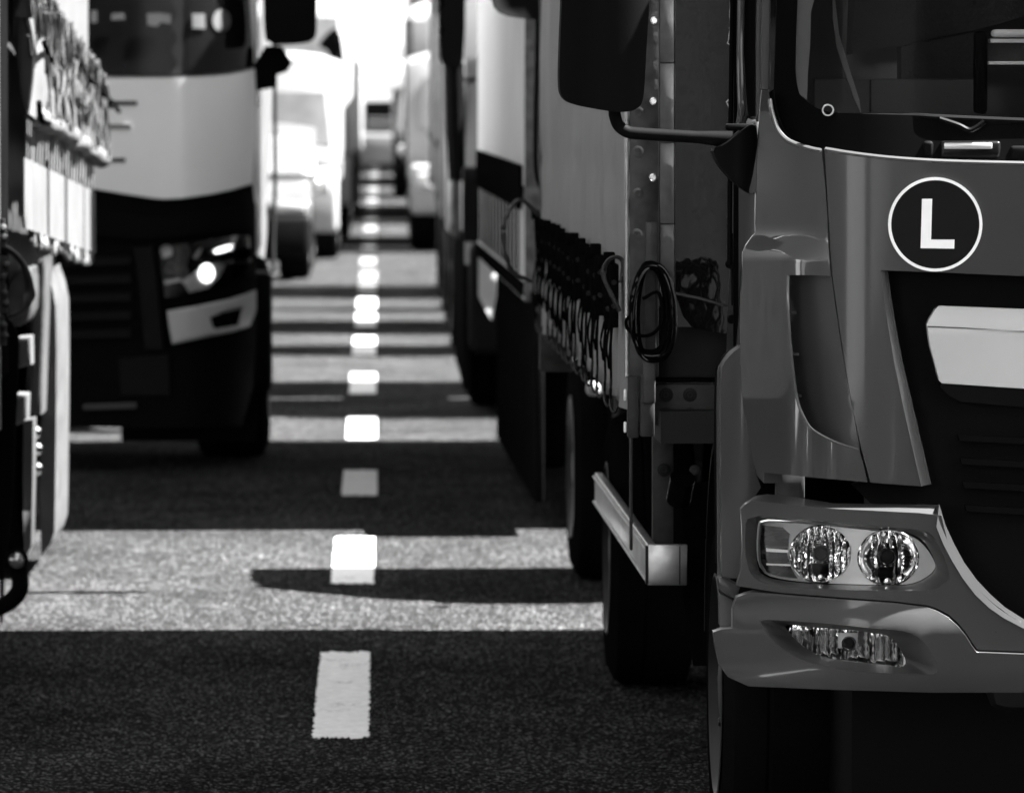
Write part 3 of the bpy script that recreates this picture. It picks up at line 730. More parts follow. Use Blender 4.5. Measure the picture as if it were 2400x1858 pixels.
# rounded edge strip that follows the grille
ei = P(cC, (1622, 312), (1665, 420), (1720, 525), (1790, 640), (1870, 745), (1960, 830), (2050, 893), (2182, 962), (2420, 1040), (2700, 1085))
eo = P(cC, (1640, 168), (1680, 300), (1735, 420), (1800, 540), (1880, 650), (1970, 745), (2060, 825), (2182, 902), (2420, 985), (2700, 1032))
bm = bmesh.new(); a_, b_, c_ = [], [], []
for p, q in zip(ei, eo):
    w = W(*p, D0); a_.append(bm.verts.new(W(*p, D0 + bump_d(w.x, w.z, -.0035)))); w = W(*q, D0); b_.append(bm.verts.new(W(*q, D0 + bump_d(w.x, w.z, .003)))); c_.append(bm.verts.new(b_[-1].co + Vector((-.004, .05, -.01))))
d_ = [bm.verts.new(v.co + Vector((0, .02, 0))) for v in a_]
for i in range(len(a_)-1):
    for S, T in ((a_, b_), (b_, c_), (c_, d_), (d_, a_)): bm.faces.new((S[i], S[i+1], T[i+1], T[i]))
bm.faces.new((a_[0], d_[0], c_[0], b_[0])); bm.faces.new((a_[-1], b_[-1], c_[-1], d_[-1]))
finish(bm, 'grille_surround', M_PAINT, bu, ang=60)

# headlamp: backing, two bowls, bulb holders, indicator, clear lens
def bowl(parent, c, rx, ry, Dd, depth, full, m=M_REFL):
    cen = W(*c, Dd); k = Dd/FPX; rX, rZ = rx*k, ry*k
    def bd(X, Z):
        q = W(c[0], c[1], D0); x, z = (X-q.x)/(rx*D0/FPX), (Z-q.z)/(ry*D0/FPX); t = min(1.0, x*x+z*z)
        fx = (x*(4.5 if full else 3.0)+.5) % 1.0; fl_ = (2*abs(fx-.5))**2
        return (Dd-D0) + depth*(1-t) + (.007*fl_*(1 if full or abs(x) < .5 else .0))*(1-t**4) + (.003*math.sin(z*9) if full and abs(x) > .55 else 0)
    o = panel('reflector_bowl', circ(rx, 56, c[0], c[1], sy=ry/rx), D0, bd, m, parent, thick=.004, step=.0045, ang=24)
    return o, cen
DL = D0 + bump_d(1.05, .9) + .075
hl = panel('headlamp', lens, D0, lambda X, Z: bump_d(X, Z, .085), M_SATIN, man, thick=.06, step=.03,
           holes=[circ(71, 40, *cC(887, 485), sy=.92), circ(68, 40, *cC(1313, 508), sy=.93), P(cC, (505, 300), (640, 315), (690, 360), (672, 480), (700, 580), (740, 645), (620, 632), (540, 605), (502, 540), (495, 420))])
for (c, r) in ((cC(887, 485), 72), (cC(1313, 508), 69)):
    w = W(*c, D0); Dd = D0 + bump_d(w.x, w.z, .083)
    o, cen = bowl(hl, c, r, r*.925, Dd, .034, r > 70)
    bm = bmesh.new(); lathe(bm, [(.016, -.02), (.016, .012), (.012, .016), (.012, .010), (0, .010)], cen + Vector((0, .03, 0)), (0, -1, 0), 20); finish(bm, 'bulb_holder', M_STEEL, o)
    bm = bmesh.new(); lathe(bm, [(.0165, 0), (.020, 0), (.020, .006), (.0165, .006), (.0165, 0)], cen + Vector((0, .02, .0)), (0, -1, 0), 24); finish(bm, 'bulb_ring', M_CHROME, o)
    bm = bmesh.new(); box(bm, (cen.x-.018, cen.y+.012, cen.z-.045), (cen.x+.018, cen.y+.04, cen.z-.022)); finish(bm, 'bulb_shade', M_BLACK, o, .003)
    bm = bmesh.new(); lathe(bm, [(.010, 0), (.008, .012), (0, .016)], cen + Vector((0, .012, -.052)), (0, -1, 0), 12); finish(bm, 'bulb', M_CHROME, o)
    bm = bmesh.new(); rk = r*Dd/FPX; tube(bm, [cen + Vector((math.cos(2*math.pi*j/48)*rk*1.03, -.004, math.sin(2*math.pi*j/48)*rk*.945)) for j in range(48)], .0022, 6, closed=True); finish(bm, 'bowl_rim', M_CHROME, o)
ind = panel('indicator', P(cC, (500, 290), (650, 305), (700, 360), (680, 480), (710, 580), (750, 650), (620, 640), (535, 612), (498, 545), (490, 420)), D0, lambda X, Z: bump_d(X, Z, .105 + .012*math.sin(Z*160)), mat('indicator_mirror', .16, .15, .9, var=.3, scale=30), hl, thick=.01, step=.012)
for (y0, y1, y2, y3) in ((448, 462, 478, 470), (545, 552, 562, 556)):
    panel('indicator_bar', P(cC, (535, y0), (690, y1), (690, y2), (535, y3)), D0, lambda X, Z: bump_d(X, Z, .09), M_STW, ind, thick=.006, step=.03)
bm = bmesh.new(); lathe(bm, [(.013, 0), (.013, .01), (.008, .018), (0, .02)], W(*cC(600, 375), D0+.29), (0, -1, 0), 16); finish(bm, 'indicator_bulb', M_GREY, ind)
panel('lens_cover', lens, D0, lambda X, Z: bump_d(X, Z, .047), M_LENS, hl, thick=.003, step=.04)
mirtree(hl, man)

# lower bumper with fog lamp
low = P(cC, (345, 762), (400, 742), (455, 728), (620, 742), (1000, 772), (1350, 797), (1560, 824), (1630, 850), (1700, 890), (1760, 945), (1810, 1005), (1850, 1070), (1880, 1112), (2182, 1124), (2700, 1140)) + [(XCP, 1558), (XCP, 1640)] + \
    P(cC, (2700, 1390), (2182, 1370), (1600, 1370), (900, 1350), (420, 1330), (290, 1270), (235, 1200), (208, 1080), (196, 985), (250, 965), (318, 960), (322, 830))
fog_o = chaikin(P(cC, (498, 903), (700, 914), (1000, 936), (1200, 960), (1400, 974), (1500, 1008), (1572, 1082), (1622, 1180), (1634, 1238), (1590, 1258), (1400, 1251), (1100, 1236), (900, 1202), (740, 1152), (620, 1082), (540, 1000), (500, 930)), 1)
fog_i = chaikin(P(cC, (640, 930), (800, 950), (1000, 965), (1200, 985), (1320, 1005), (1385, 1075), (1440, 1180), (1425, 1210), (1360, 1212), (1100, 1178), (900, 1155), (770, 1080), (690, 1000)), 1)
def low_d(X, Z, off=0.0):
    zt = W(*cC(900, 880), D0).z; zb = W(*cC(900, 1350), D0).z
    roll = .20*clamp((zt - .10 - Z)/.18)**2
    return bump_d(X, Z, off) - .018*sstep(zt+.04, zt-.03, Z) + roll
lb = panel('bumper_lower', low, D0, low_d, M_PAINT, man, thick=.05, holes=[fog_o], bev=.008, seg=3, step=.024)
mirx('bumper_lower', lb, man)
fb = ring('fog_bezel', fog_o, fog_i, mat('bumper_grey', .035, .5), lb, .0, .06, dfun=low_d)
fg = panel('fog_lamp', fog_i, D0, lambda X, Z: low_d(X, Z, .115) - .04*((X-1.03)/.2)**2 + .016*math.sin(X*105), M_REFL, man, thick=.008, step=.008)
c = W(*cC(1058, 1052), D0+.045)
bm = bmesh.new(); lathe(bm, [(.013, 0), (.0165, 0), (.0165, .02), (.013, .02), (.013, 0)], c, (0, -1, 0), 24); finish(bm, 'bulb_ring', M_CHROME, fg)
bm = bmesh.new(); lathe(bm, [(.0125, 0), (.0125, .012), (0, .013)], c, (0, -1, 0), 20); finish(bm, 'bulb_holder', M_STEEL, fg)
obox('bulb_plate', (c.x-.021, c.y+.004, c.z-.012), (c.x+.021, c.y+.008, c.z+.021), M_SATIN, fg)
panel('fog_lens', fog_i, D0, lambda X, Z: low_d(X, Z, .07), M_LENS, fg, thick=.003, step=.04)
mirtree(fg, man)
# step at the bumper corner, fender, wheel arch
panel('bumper_step', P(cC, (225, 640), (250, 632), (300, 655), (370, 690), (350, 770), (330, 772), (240, 725), (228, 690)), D0+.33, None, M_PAINT, man, thick=.06, bev=.006, step=.02)
panel('bumper_end', P(cC, (236, 735), (280, 755), (322, 775), (318, 960), (250, 962), (236, 940)), D0+.36, None, M_GREY, man, thick=.05, bev=.004, step=.03)
fe = panel('fender', P(cB, (395, 690), (365, 695), (330, 718), (300, 748), (270, 785), (254, 820), (247, 900), (246, 1200)) + P(cC, (246, 100), (245, 400), (247, 640), (372, 640), (385, 400), (440, 150), (500, 60)) + P(cB, (470, 1500), (440, 1300)), D0+.42, lambda X, Z: .02*((X-.82)/.05)**2, M_PAINT, man, thick=.08, bev=.008, seg=3, step=.03)
strip('fender_edge', P(cB, (366, 690), (300, 738), (255, 800), (236, 870), (232, 1200)) + P(cC, (234, 100), (236, 400), (236, 640)), D0+.52, .006, M_PAINT, fe)
strip('fender_lip', P(cB, (350, 690), (285, 738), (240, 800), (222, 870), (217, 1200)) + P(cC, (219, 100), (222, 400), (222, 540)), D0+.6, .006, M_BLACK, fe)
mirx('fender', fe, man)
AX1 = D0 + 1.26
bm = bmesh.new()
for k in range(13):
    pass
n = 14; I_, O_ = [], []
for k in range(n+1):
    a = math.pi*k/n; y, z = AX1 - math.cos(a)*.52, .5 + math.sin(a)*.5
    I_.append((bm.verts.new((.80, y, z)), bm.verts.new((1.12, y, z)))); O_.append((bm.verts.new((.80, y - .02*math.cos(a), z+.02*math.sin(a))), bm.verts.new((1.12, y - .02*math.cos(a), z+.02*math.sin(a)))))
for k in range(n):
    bm.faces.new((I_[k][0], I_[k+1][0], I_[k+1][1], I_[k][1])); bm.faces.new((O_[k][0], O_[k][1], O_[k+1][1], O_[k+1][0]))
    bm.faces.new((I_[k][0], O_[k][0], O_[k+1][0], I_[k+1][0])); bm.faces.new((I_[k][1], I_[k+1][1], O_[k+1][1], O_[k][1]))
wa = finish(bm, 'wheel_arch', M_BLACK, man); mirx('wheel_arch', wa, man)
AX2 = 17.55
wheel(man, .80, -1, AX1); wheel(man, 2*XC-.80, 1, AX1)
wheel(man, .70, -1, AX2, dual=True); wheel(man, 2*XC-.70, 1, AX2, dual=True)
panel('lamp_bracket', P(cC, (600, -60), (780, -60), (780, 125), (700, 140), (600, 115)), D0+.2, None, M_STEELM, man, thick=.05, bev=.004)

# ---- chassis
panel('wheel_gap_shade', [(1600, 1130), (1668, 1130), (1668, 1560), (1625, 1560), (1600, 1400)], 15.0, None, M_RUBBER, man, thick=.02)  # black panel filling the gap beside the wheel with darkness
obox('tyre_gap_shade', (.98, D0+1.75, .14), (1.3, D0+3.0, .62), M_RUBBER, man, .04)  # black box closing the bright gap behind the front tyre
obox('under_cab_shade', (1.04, D0+.42, .17), (2*XC-1.10, D0+2.6, .60), M_BLACK, man, .05)  # black box standing in for the deep shadow under the cab
for x in (1.5, 2.36): obox('chassis_rail', (x-.04, D0+.5, .72), (x+.04, 19.1, .95), M_STEEL, man)
obox('engine_block', (1.35, D0+.35, .45), (2.5, D0+1.6, 1.0), M_STEEL, man, .05)
obox('rear_axle', (1.0, AX2-.09, .34), (2.85, AX2+.09, .52), M_STEEL, man, .04)
obox('front_axle', (1.05, AX1-.06, .36), (2.8, AX1+.06, .48), M_STEEL, man, .03)

# ---- cargo body with side curtain
DF, DR = 14.1, 19.3
XF, XR = W(1475, 500, DF).x, W(1273, 500, DR).x
ZB, ZT = .98, 3.9
def bxs(D): return lerp(XF, XR, (D-DF)/(DR-DF))
def slab(name, D1, D2, z0, z1, o0, o1, m, parent, bev=0):
    bm = bmesh.new()
    hexa(bm, [(bxs(D1)+o0, D1, z0), (bxs(D1)+o1, D1, z0), (bxs(D1)+o1, D1, z1), (bxs(D1)+o0, D1, z1)], [(bxs(D2)+o0, D2, z0), (bxs(D2)+o1, D2, z0), (bxs(D2)+o1, D2, z1), (bxs(D2)+o0, D2, z1)])
    return finish(bm, name, m, parent, bev)
slab('cargo_floor', DF+.02, DR, ZB-.02, ZB+.06, .08, 2.42, M_STEEL, man)
slab('cargo_roof', DF+.01, DR, ZT-.05, ZT, .0, 2.5, M_LGREY, man, .01)
slab('cargo_core', DF+.16, DR-.02, ZB+.07, ZT-.06, .05, 2.45, M_MGREY, man)
slab('side_curtain_far', DF+.1, DR, 1.05, ZT-.05, 2.49, 2.505, M_CURT, man)
# curtain with soft pleats
bm = bmesh.new(); ny, nz = 110, 60; g = []
rc = random.Random(3)
ph = [rc.uniform(0, 6.28) for _ in range(12)]
for i in range(ny+1):
    D = lerp(DF+.015, DR-.03, i/ny); row = []
    for j in range(nz+1):
        z = lerp(1.045, ZT-.05, j/nz)
        low_ = math.exp(-(z-1.05)*2.2)
        wv = .006*math.sin(D*5.3+ph[0]) + .004*math.sin(D*13+ph[1]+z) + low_*(.012*math.sin(D*9+ph[2]) + .008*math.sin(D*21+ph[3]+z*3)) + .004*math.sin(z*7+D*1.2)
        wv += .006*math.exp(-((z-1.60-.02*math.sin(D*3))/.02)**2)
        row.append(bm.verts.new((bxs(D)-.005+wv, D, z)))
    g.append(row)
for i in range(ny):
    for j in range(nz): bm.faces.new((g[i][j], g[i+1][j], g[i+1][j+1], g[i][j+1]))
r_ = bmesh.ops.solidify(bm, geom=list(bm.faces), thickness=.004)
cu = finish(bm, 'side_curtain', M_CURT, man, ang=60)
# rear corner post and front post
obox('rear_post', (XR-.012, DR-.02, ZB-.1), (XR+.1, DR+.03, ZT), M_GALV, man, .006)
def fpanel(name, x0, y0, x1, y1, m, parent, D=DF, t=.03, bev=.003):
    a = W(x0, y0, D); b = W(x1, y1, D); return obox(name, (a.x, D, b.z), (b.x, D+t, a.z), m, parent, bev)
YT = 200 - (ZT-H)*FPX/DF
post = fpanel('front_post', 1476, YT, 1544, 884, M_GALV, man, t=.09)
fpanel('post_edge', 1467, YT, 1475, 884, M_ALU, man, D=DF-.004, t=.05, bev=.003)
ys = [YT, -1000, -800, -600, -420, -230, -40, 148, 335, 525, 720]
for y0, y1 in zip(ys, ys[1:]):
    fpanel('moulding', 1546, y0+.8, 1580, y1-.8, M_STRIP, man, D=DF+.006, t=.04, bev=.002)
def bolt(x, y, D, r, m, parent, h=.008):
    bm = bmesh.new(); lathe(bm, [(r*1.5, 0), (r*1.5, .002), (r, .003), (r, h), (r*.5, h), (r*.45, h*.5), (0, h*.5)], W(x, y, D), (0, -1, 0), 12); finish(bm, 'bolt', m, parent)
for x, y in P(cD, (1458, -400), (1455, 133), (1450, 648), (1447, 1135)): bolt(x, y, DF, .0065, M_CHROME, post)
for x, y in P(cD, (1355, 720), (1350, 970), (1350, 1240), (1345, 1500), (1352, 450), (1352, 180)): bolt(x, y, DF, .010, M_GALV, post, .004)
# front wall of the body and painted side fairing
fw = W(1580, 300, DF+.06)
obox('front_wall', (fw.x, DF+.02, 1.25), (XF+2.45, DF+.05, ZT-.04), M_STEELM, man)
fair_d = lambda X, Z: -.10*clamp((X-.72)/.14) + .006*math.sin(Z*5+1.0) + .006*math.sin(X*30+Z*3)
fa = panel('side_fairing', [(1583, -900), (1712, -900), (1712, 300), (1712, 560), (1712, 716), (1680, 708), (1640, 696), (1583, 684)], DF-.02, fair_d, M_PAINT_SIDE, man, thick=.015, bev=.004, step=.03)
panel('fairing_skirt', [(1584, 690), (1640, 702), (1713, 722), (1724, 760), (1732, 786), (1660, 776), (1622, 768), (1600, 740)], DF-.02, fair_d, M_PAINT_SIDE, man, thick=.015, bev=.004, step=.02)
# below the body: plates, bolts, brackets
fpanel('back_plate', 1538, 700, 1735, 884, M_STEEL, man, D=DF+.10)
fpanel('cross_rail', 1538, 884, 1735, 896, M_FRIT, man, D=DF+.13)
cpx = fpanel('chassis_plate', 1536, 900, 1690, 997, M_STEELM, man, D=DF+.12)
for x, y in ((1561, 925), (1617, 925), (1561, 970), (1617, 971)): bolt(x, y, DF+.12, .012, M_STEEL, cpx, .006)
fpanel('post_foot', 1472, 882, 1497, 1026, M_STEELM, man, D=DF-.01, t=.06)
fpanel('post_foot', 1501, 880, 1534, 1023, M_STEELM, man, D=DF-.02, t=.06)
fpanel('hanger_bracket', 1514, 520, 1542, 632, M_GALV, man, D=DF-.03, t=.025)
fpanel('hanger_bracket', 1507, 833, 1536, 945, M_GALV, man, D=DF-.035, t=.025)
fpanel('hanger_plate', 1512, 632, 1538, 833, M_STEELM, man, D=DF-.01, t=.015)
for y0, y1 in ((912, 940), (988, 1014)): fpanel('reflector', 1462, y0, 1469, y1, M_STW, man, D=DF-.012, t=.012, bev=.004)
for x0, x1, D in ((1477, 1483, DF+.25), (1530, 1578, DF+.7)): fpanel('guard_post', x0, 1020, x1, 1290, M_STEELM, man, D=D, t=.05)
bolt(1556, 1101, DF+.68, .012, M_STEEL, man); bolt(1628, 1101, DF+.68, .009, M_GALV, man)
bm = bmesh.new(); q = [W(1600, 1120, DF+.3), W(1590, 1170, DF+.35)]; tube(bm, q, .032, 16); finish(bm, 'air_bottle', M_BLACKG, man)
# cable coil on the hanger
bm = bmesh.new(); rc = random.Random(11)
for k in range(13):
    cx, cy = 1526 + rc.uniform(-5, 8), 727 + rc.uniform(-8, 8); rx, ry = 30 + k*1.9 + rc.uniform(-2, 2), 112 + rc.uniform(-10, 6)
    pts = []
    for j in range(40):
        a = 2*math.pi*j/40; e = .75
        px = cx + rx*math.copysign(abs(math.cos(a))**e, math.cos(a)) * (1.0 - .12*math.sin(a)); py = cy - ry*math.sin(a)
        pts.append(W(px, py, DF - .055 - .006*k + .02*math.sin(a*2+k)))
    tube(bm, pts, .0034, 6, closed=True)
pts = curve([W(x, y, DF-.10) for x, y in P(cE, (1300, 930), (1275, 960), (1285, 1010), (1340, 1050), (1420, 1052), (1480, 1010), (1510, 930), (1480, 780), (1380, 820))], 6); tube(bm, pts, .0045, 6)
tag(finish(bm, 'cable_coil', M_RUBBER, None), 'coil of black cable hung on the body post behind the mirror', 'cable')
# strap buckles along the curtain
NB = 16
for k in range(NB):
    D = DF + .30 + k*(DR-DF-.5)/(NB-1) + random.Random(k+50).uniform(-.06, .06)
    x = bxs(D) - .026; rk = random.Random(k)
    jz = rk.uniform(-.012, .012)
    bm = bmesh.new()
    hexa(bm, [(x-.004, D-.05, 1.23+jz), (x+.014, D-.05, 1.23+jz), (x+.014, D-.06, 1.39+jz), (x-.012, D-.06, 1.39+jz)], [(x-.004, D+.05, 1.23+jz), (x+.014, D+.05, 1.23+jz), (x+.014, D+.06, 1.39+jz), (x-.012, D+.06, 1.39+jz)])
    box(bm, (x-.022, D-.03, 1.39+jz), (x+.006, D+.03, 1.42+jz))
    bk = finish(bm, 'buckle', M_RUBBER, cu, .003)
    for zz in (1.285, 1.345):
        bm = bmesh.new(); lathe(bm, [(.007, 0), (.007, .006), (0, .006)], (x+.002, D-.056, zz+jz), (0, -1, 0), 10)
        finish(bm, 'rivet', M_STEEL, bk)
    bm = bmesh.new(); dz = rk.uniform(-.055, .03)
    lp = curve([(x-.006, D-.012, 1.25+jz), (x-.016, D-.03+rk.uniform(-.02, .02), 1.19), (x-.012, D-.04, 1.145+dz), (x-.008, D+.0, 1.125+dz), (x-.006, D+.02, 1.16+dz), (x, D+.012, 1.24)], 5)
    tube(bm, lp, .003, 6, flat=1.1)
    finish(bm, 'strap_tail', M_RUBBER, bk)
    bm = bmesh.new(); tube(bm, [(x-.002, D, 1.245), (x-.004, D+.004, 1.18), (x-.003, D, 1.10)], .0026, 6, flat=1.5); finish(bm, 'strap', M_RUBBER, bk)
    bm = bmesh.new()
    tube(bm, curve([(x-.003, D, 1.105), (x-.005, D-.022, 1.085), (x-.004, D+.022, 1.06), (x-.004, D-.01, 1.035), (x+.004, D-.03, 1.022), (x+.012, D-.02, 1.035)], 5), .0038, 6)
    finish(bm, 'hook', M_STEEL, bk)
bm = bmesh.new(); tube(bm, curve([W(x, y, DF+.12) for x, y in P(cE, (1235, 900), (1180, 790), (1135, 690), (1132, 630), (1165, 570), (1215, 552), (1252, 580), (1258, 660), (1245, 720))], 6), .005, 6, flat=1.8); finish(bm, 'strap_loop', M_STEELM, cu)
bm = bmesh.new(); tube(bm, curve([(x_, y_, z_) for x_, y_, z_ in [(bxs(18.9)-.03, 18.9, 1.42), (bxs(18.9)-.10, 18.85, 1.47), (bxs(18.9)-.15, 18.8, 1.38), (bxs(18.9)-.13, 18.8, 1.25), (bxs(18.9)-.06, 18.85, 1.2)]], 6), .006, 6, flat=1.8); finish(bm, 'strap_loop', M_STEELM, cu)
# side guard
def guard():
    Dn, Df = 14.6, 17.35
    n = [W(1517, 1277, Dn), W(1517, 1371, Dn)]; f = [W(1394, 1107, Df), W(1394, 1184, Df)]
    bm = bmesh.new(); t = .025
    hexa(bm, [n[1], n[1]+Vector((t, 0, 0)), n[0]+Vector((t, 0, 0)), n[0]], [f[1], f[1]+Vector((t, 0, 0)), f[0]+Vector((t, 0, 0)), f[0]])
    o = finish(bm, 'side_guard', M_ALU, man, .004, 3)
    r = W(1610, 1277, Dn)
    obox('guard_end', (n[0].x+.001, Dn-.006, n[1].z), (r.x, Dn+.012, n[0].z+.002), M_ALU, o, .003)
    s = W(1593, 1277, Dn)
    obox('guard_joint', (s.x-.0015, Dn-.0075, n[1].z+.002), (s.x+.0015, Dn-.004, n[0].z-.002), M_STEEL, o)
    obox('guard_corner', (n[0].x-.004, Dn-.008, n[1].z+.004), (n[0].x+.002, Dn+.03, n[0].z-.003), M_STEEL, o)
    bm = bmesh.new()
    for zz, e in ((.012, .003), (-.012, .003)):
        a = n[0] if zz > 0 else n[1]; b = f[0] if zz > 0 else f[1]
        tube(bm, [a+Vector((-.003, .02, -zz)), b+Vector((-.003, 0, -zz))], .004, 6)
    finish(bm, 'guard_bead', M_ALU, o)
guard()

# ================================================================== other vehicles
def lorry(name, label, cat, xl, yf, w=2.5, cab_len=1.7, cab_h=2.7, body=None, cabm=M_FWHITE, bodym=M_CURT, body_xl=None, body_w=2.5, body_h=3.6, floor=.95, group='lorries queueing on the road',
          mirrors=(True, True), wheels=(), zlow=.42, wsz=(1.55, None), low=M_BLACK, corner=.09, roof_round=.10, guard_z=True, headm=M_SATIN, wr=.46, rake=.22, railm=None):
    xr = xl + w
    t = thing(name, label, cat, (xl + w/2, yf + 1.5, 0), group)
    hz = wsz[1] or cab_h - .22
    # cab: side profile swept across, front corners rounded
    prof = [(0.04, .85), (0.0, 1.0), (0.0, wsz[0]-.12), (.03, wsz[0]), (.03 + (hz-wsz[0])*rake, hz), (.10 + (hz-wsz[0])*(rake+.02), cab_h-.06), (.30 + (hz-wsz[0])*(rake+.02), cab_h), (cab_len, cab_h), (cab_len, .85)]
    bm = bmesh.new(); n = 10; secs = []
    for i in range(n+1):
        s = i/n; x = lerp(xl, xr, s); e = min(s, 1-s)*w
        back = corner*max(0, 1 - e/.25)**2; dn = roof_round*max(0, 1 - e/.5)**2
        secs.append([bm.verts.new((x, yf + min(y + back, cab_len), z - (dn if z > cab_h-.1 else 0))) for y, z in prof])
    k = len(prof)
    for A, B in zip(secs, secs[1:]):
        for j in range(k): bm.faces.new((A[j], B[j], B[(j+1) % k], A[(j+1) % k]))
    bm.faces.new(secs[0][::-1]); bm.faces.new(secs[-1])
    cab = finish(bm, 'cab', cabm, t, ang=35)
    def fsheet(nm, m, z0, z1, in0, proud, parent, th=.02, in1=None):
        in1 = in0 if in1 is None else in1
        bm = bmesh.new(); rows = []
        def fy(z):
            for (y0, a), (y1, b) in zip(prof[1:-2], prof[2:-2]):
                if a <= z <= b: return lerp(y0, y1, (z-a)/max(1e-6, b-a))
            return prof[1][0]
        zs = [lerp(z0, z1, q/3) for q in range(4)]; F = []; Bk = []
        for q, z in enumerate(zs):
            fr_, br_ = [], []
            ii = lerp(in0, in1, q/3)
            for i in range(13):
                x = lerp(xl+ii, xr-ii, i/12); e = min(x-xl, xr-x); back = corner*max(0, 1 - e/.25)**2
                y = yf + fy(z) + back - proud
                fr_.append(bm.verts.new((x, y, z))); br_.append(bm.verts.new((x, y+th, z)))
            F.append(fr_); Bk.append(br_)
        for q in range(3):
            for i in range(12):
                bm.faces.new((F[q][i], F[q][i+1], F[q+1][i+1], F[q+1][i])); bm.faces.new((Bk[q][i+1], Bk[q][i], Bk[q+1][i], Bk[q+1][i+1]))
            bm.faces.new((F[q][0], F[q+1][0], Bk[q+1][0], Bk[q][0])); bm.faces.new((F[q][12], Bk[q][12], Bk[q+1][12], F[q+1][12]))
        for i in range(12):
            bm.faces.new((F[0][i], Bk[0][i], Bk[0][i+1], F[0][i+1])); bm.faces.new((F[3][i], F[3][i+1], Bk[3][i+1], Bk[3][i]))
        return finish(bm, nm, m, parent, ang=50)
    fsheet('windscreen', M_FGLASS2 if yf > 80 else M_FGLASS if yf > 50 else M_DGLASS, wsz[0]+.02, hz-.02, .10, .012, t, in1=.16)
    g_ = fsheet('grille', M_BLACK, 1.02, wsz[0]-.2, w*.26, .015, t)
    for z in (1.08, 1.16, 1.24):
        if z < wsz[0]-.24: fsheet('grille_bar', cabm, z, z+.025, w*.28, .028, g_, .012)
    b_ = obox('bumper', (xl+.02, yf-.05, zlow), (xr-.02, yf+.35, .98), low, t, .06, 3)
    for s in (-1, 1):
        xc = xl + .27 if s < 0 else xr - .27
        hl_ = obox('headlamp', (xc-.17, yf-.075, .70), (xc+.17, yf+.02, .88), headm, t, .03, 3)
        bm = bmesh.new(); lathe(bm, [(.075, 0), (.07, .008), (.03, -.01), (0, -.012)], (xc, yf-.077, .79), (0, -1, 0), 20); finish(bm, 'reflector', M_REFL, hl_)
    for s, on in ((-1, mirrors[0]), (1, mirrors[1])):
        if not on: continue
        xe = xl - .17 if s < 0 else xr + .17
        bm = bmesh.new(); box(bm, (xe-.10, yf+.05, 1.75), (xe+.10, yf+.22, 2.35)); mh = finish(bm, 'mirror', M_BLACK, t, .04, 3)
        bm = bmesh.new(); xi = xl+.06 if s < 0 else xr-.06
        tube(bm, [(xe, yf+.14, 1.77), (xe, yf+.16, 1.68), (xi, yf+.25, 1.62)], .022, 8); finish(bm, 'mirror_arm', M_BLACK, mh); bm = bmesh.new(); tube(bm, [(xe, yf+.14, 2.33), (xe, yf+.16, 2.40), (xi, yf+.35, 2.38)], .022, 8)
        finish(bm, 'mirror_arm', M_BLACK, mh)
        dw = wall('door_window', [((xl-.004 if s < 0 else xr+.004), yf+.42, 1.62), ((xl-.004 if s < 0 else xr+.004), yf+cab_len-.25, 1.62), ((xl-.004 if s < 0 else xr+.004), yf+cab_len-.25, cab_h-.3), ((xl-.004 if s < 0 else xr+.004), yf+.62, cab_h-.3)], M_DGLASS, t, (.01*-s, 0, 0))
    wx = xl if body_xl is None else min(xl+.06, body_xl+.05)
    for y in wheels:
        wheel(t, wx+.03, -1, yf + y, r=wr, w=.3); wheel(t, xr-.03, 1, yf + y, r=wr, w=.3)
    if body:
        bl = xl - .03 if body_xl is None else body_xl
        b0, b1 = body
        c_ = obox('cargo_body', (bl, b0, floor), (bl+body_w, b1, body_h), bodym, t, .012)
        for z in (floor+.05, floor+.45): obox('body_rail', (bl-.012, b0+.02, z-.03), (bl+.004, b1-.02, z+.03), railm or M_GALV, c_)
        obox('front_frame', (bl+.0, b0-.03, floor), (bl+.09, b0-.002, body_h), M_GALV, c_)
        for x in (xl+w*.33, xr-w*.33): obox('chassis_rail', (x-.05, yf+.5, .62), (x+.05, b1-.1, floor-.003), M_STEEL, t)
        if guard_z and b1-b0 > 3:
            yy0, yy1 = b0+.6, b1-1.6
            if yy1 > yy0+.5:
                gd = obox('side_guard', (bl+.04, yy0, .45), (bl+.07, yy1, .58), M_STEEL, t, .004); obox('guard_rail', (bl+.04, yy0, .68), (bl+.07, yy1, .78), M_STEEL, gd, .004)
            obox('tool_box', (bl+.08, b0+.3, .42), (bl+.6, b0+1.2, .9), M_BLACK, t, .02)
    else:
        obox('chassis', (xl+.6, yf+.4, .5), (xr-.6, yf+cab_len+.4, .84), M_STEEL, t)
    return t

# right-hand row, from near to far
B_ = lorry('box_lorry', 'light lorry whose grey curtain body shows left of the near lorry', 'lorry', .80, 20.35, w=2.2, cab_len=1.45, cab_h=2.02, body=(23.7, 29.65), bodym=M_CURT, body_xl=.625, body_h=4.0, rake=.75, cabm=M_DGREY, guard_z=False, railm=M_RUBBER,
           wheels=(1.0, 7.2), wsz=(1.2, 1.85), roof_round=.16, mirrors=(False, True), zlow=.5, corner=.12, wr=.42)
bm = bmesh.new(); q = [W(x, y, 20.8) for x, y in ((1252, 40), (1250, 150), (1247, 300), (1248, 400), (1262, 440), (1290, 470))]; tube(bm, curve(q, 5), .013, 10); ma = finish(bm, 'mirror_arm', M_BLACK, B_)
panel('mirror', chaikin([(1145, -240), (1138, -60), (1142, 10), (1165, 36), (1230, 46), (1276, 48), (1276, -240)], 1), 20.75, None, M_BLACK, B_, thick=.1, bev=.02, step=.05)
for k in range(13):
    D = 24.0 + k*.42
    obox('buckle', (.60, D-.17, 1.33), (.62, D+.17, 1.52), M_RUBBER, B_, .01)
    obox('curtain_strap', (.604, D-.02, 1.06), (.614, D+.02, 1.36), M_RUBBER, B_)
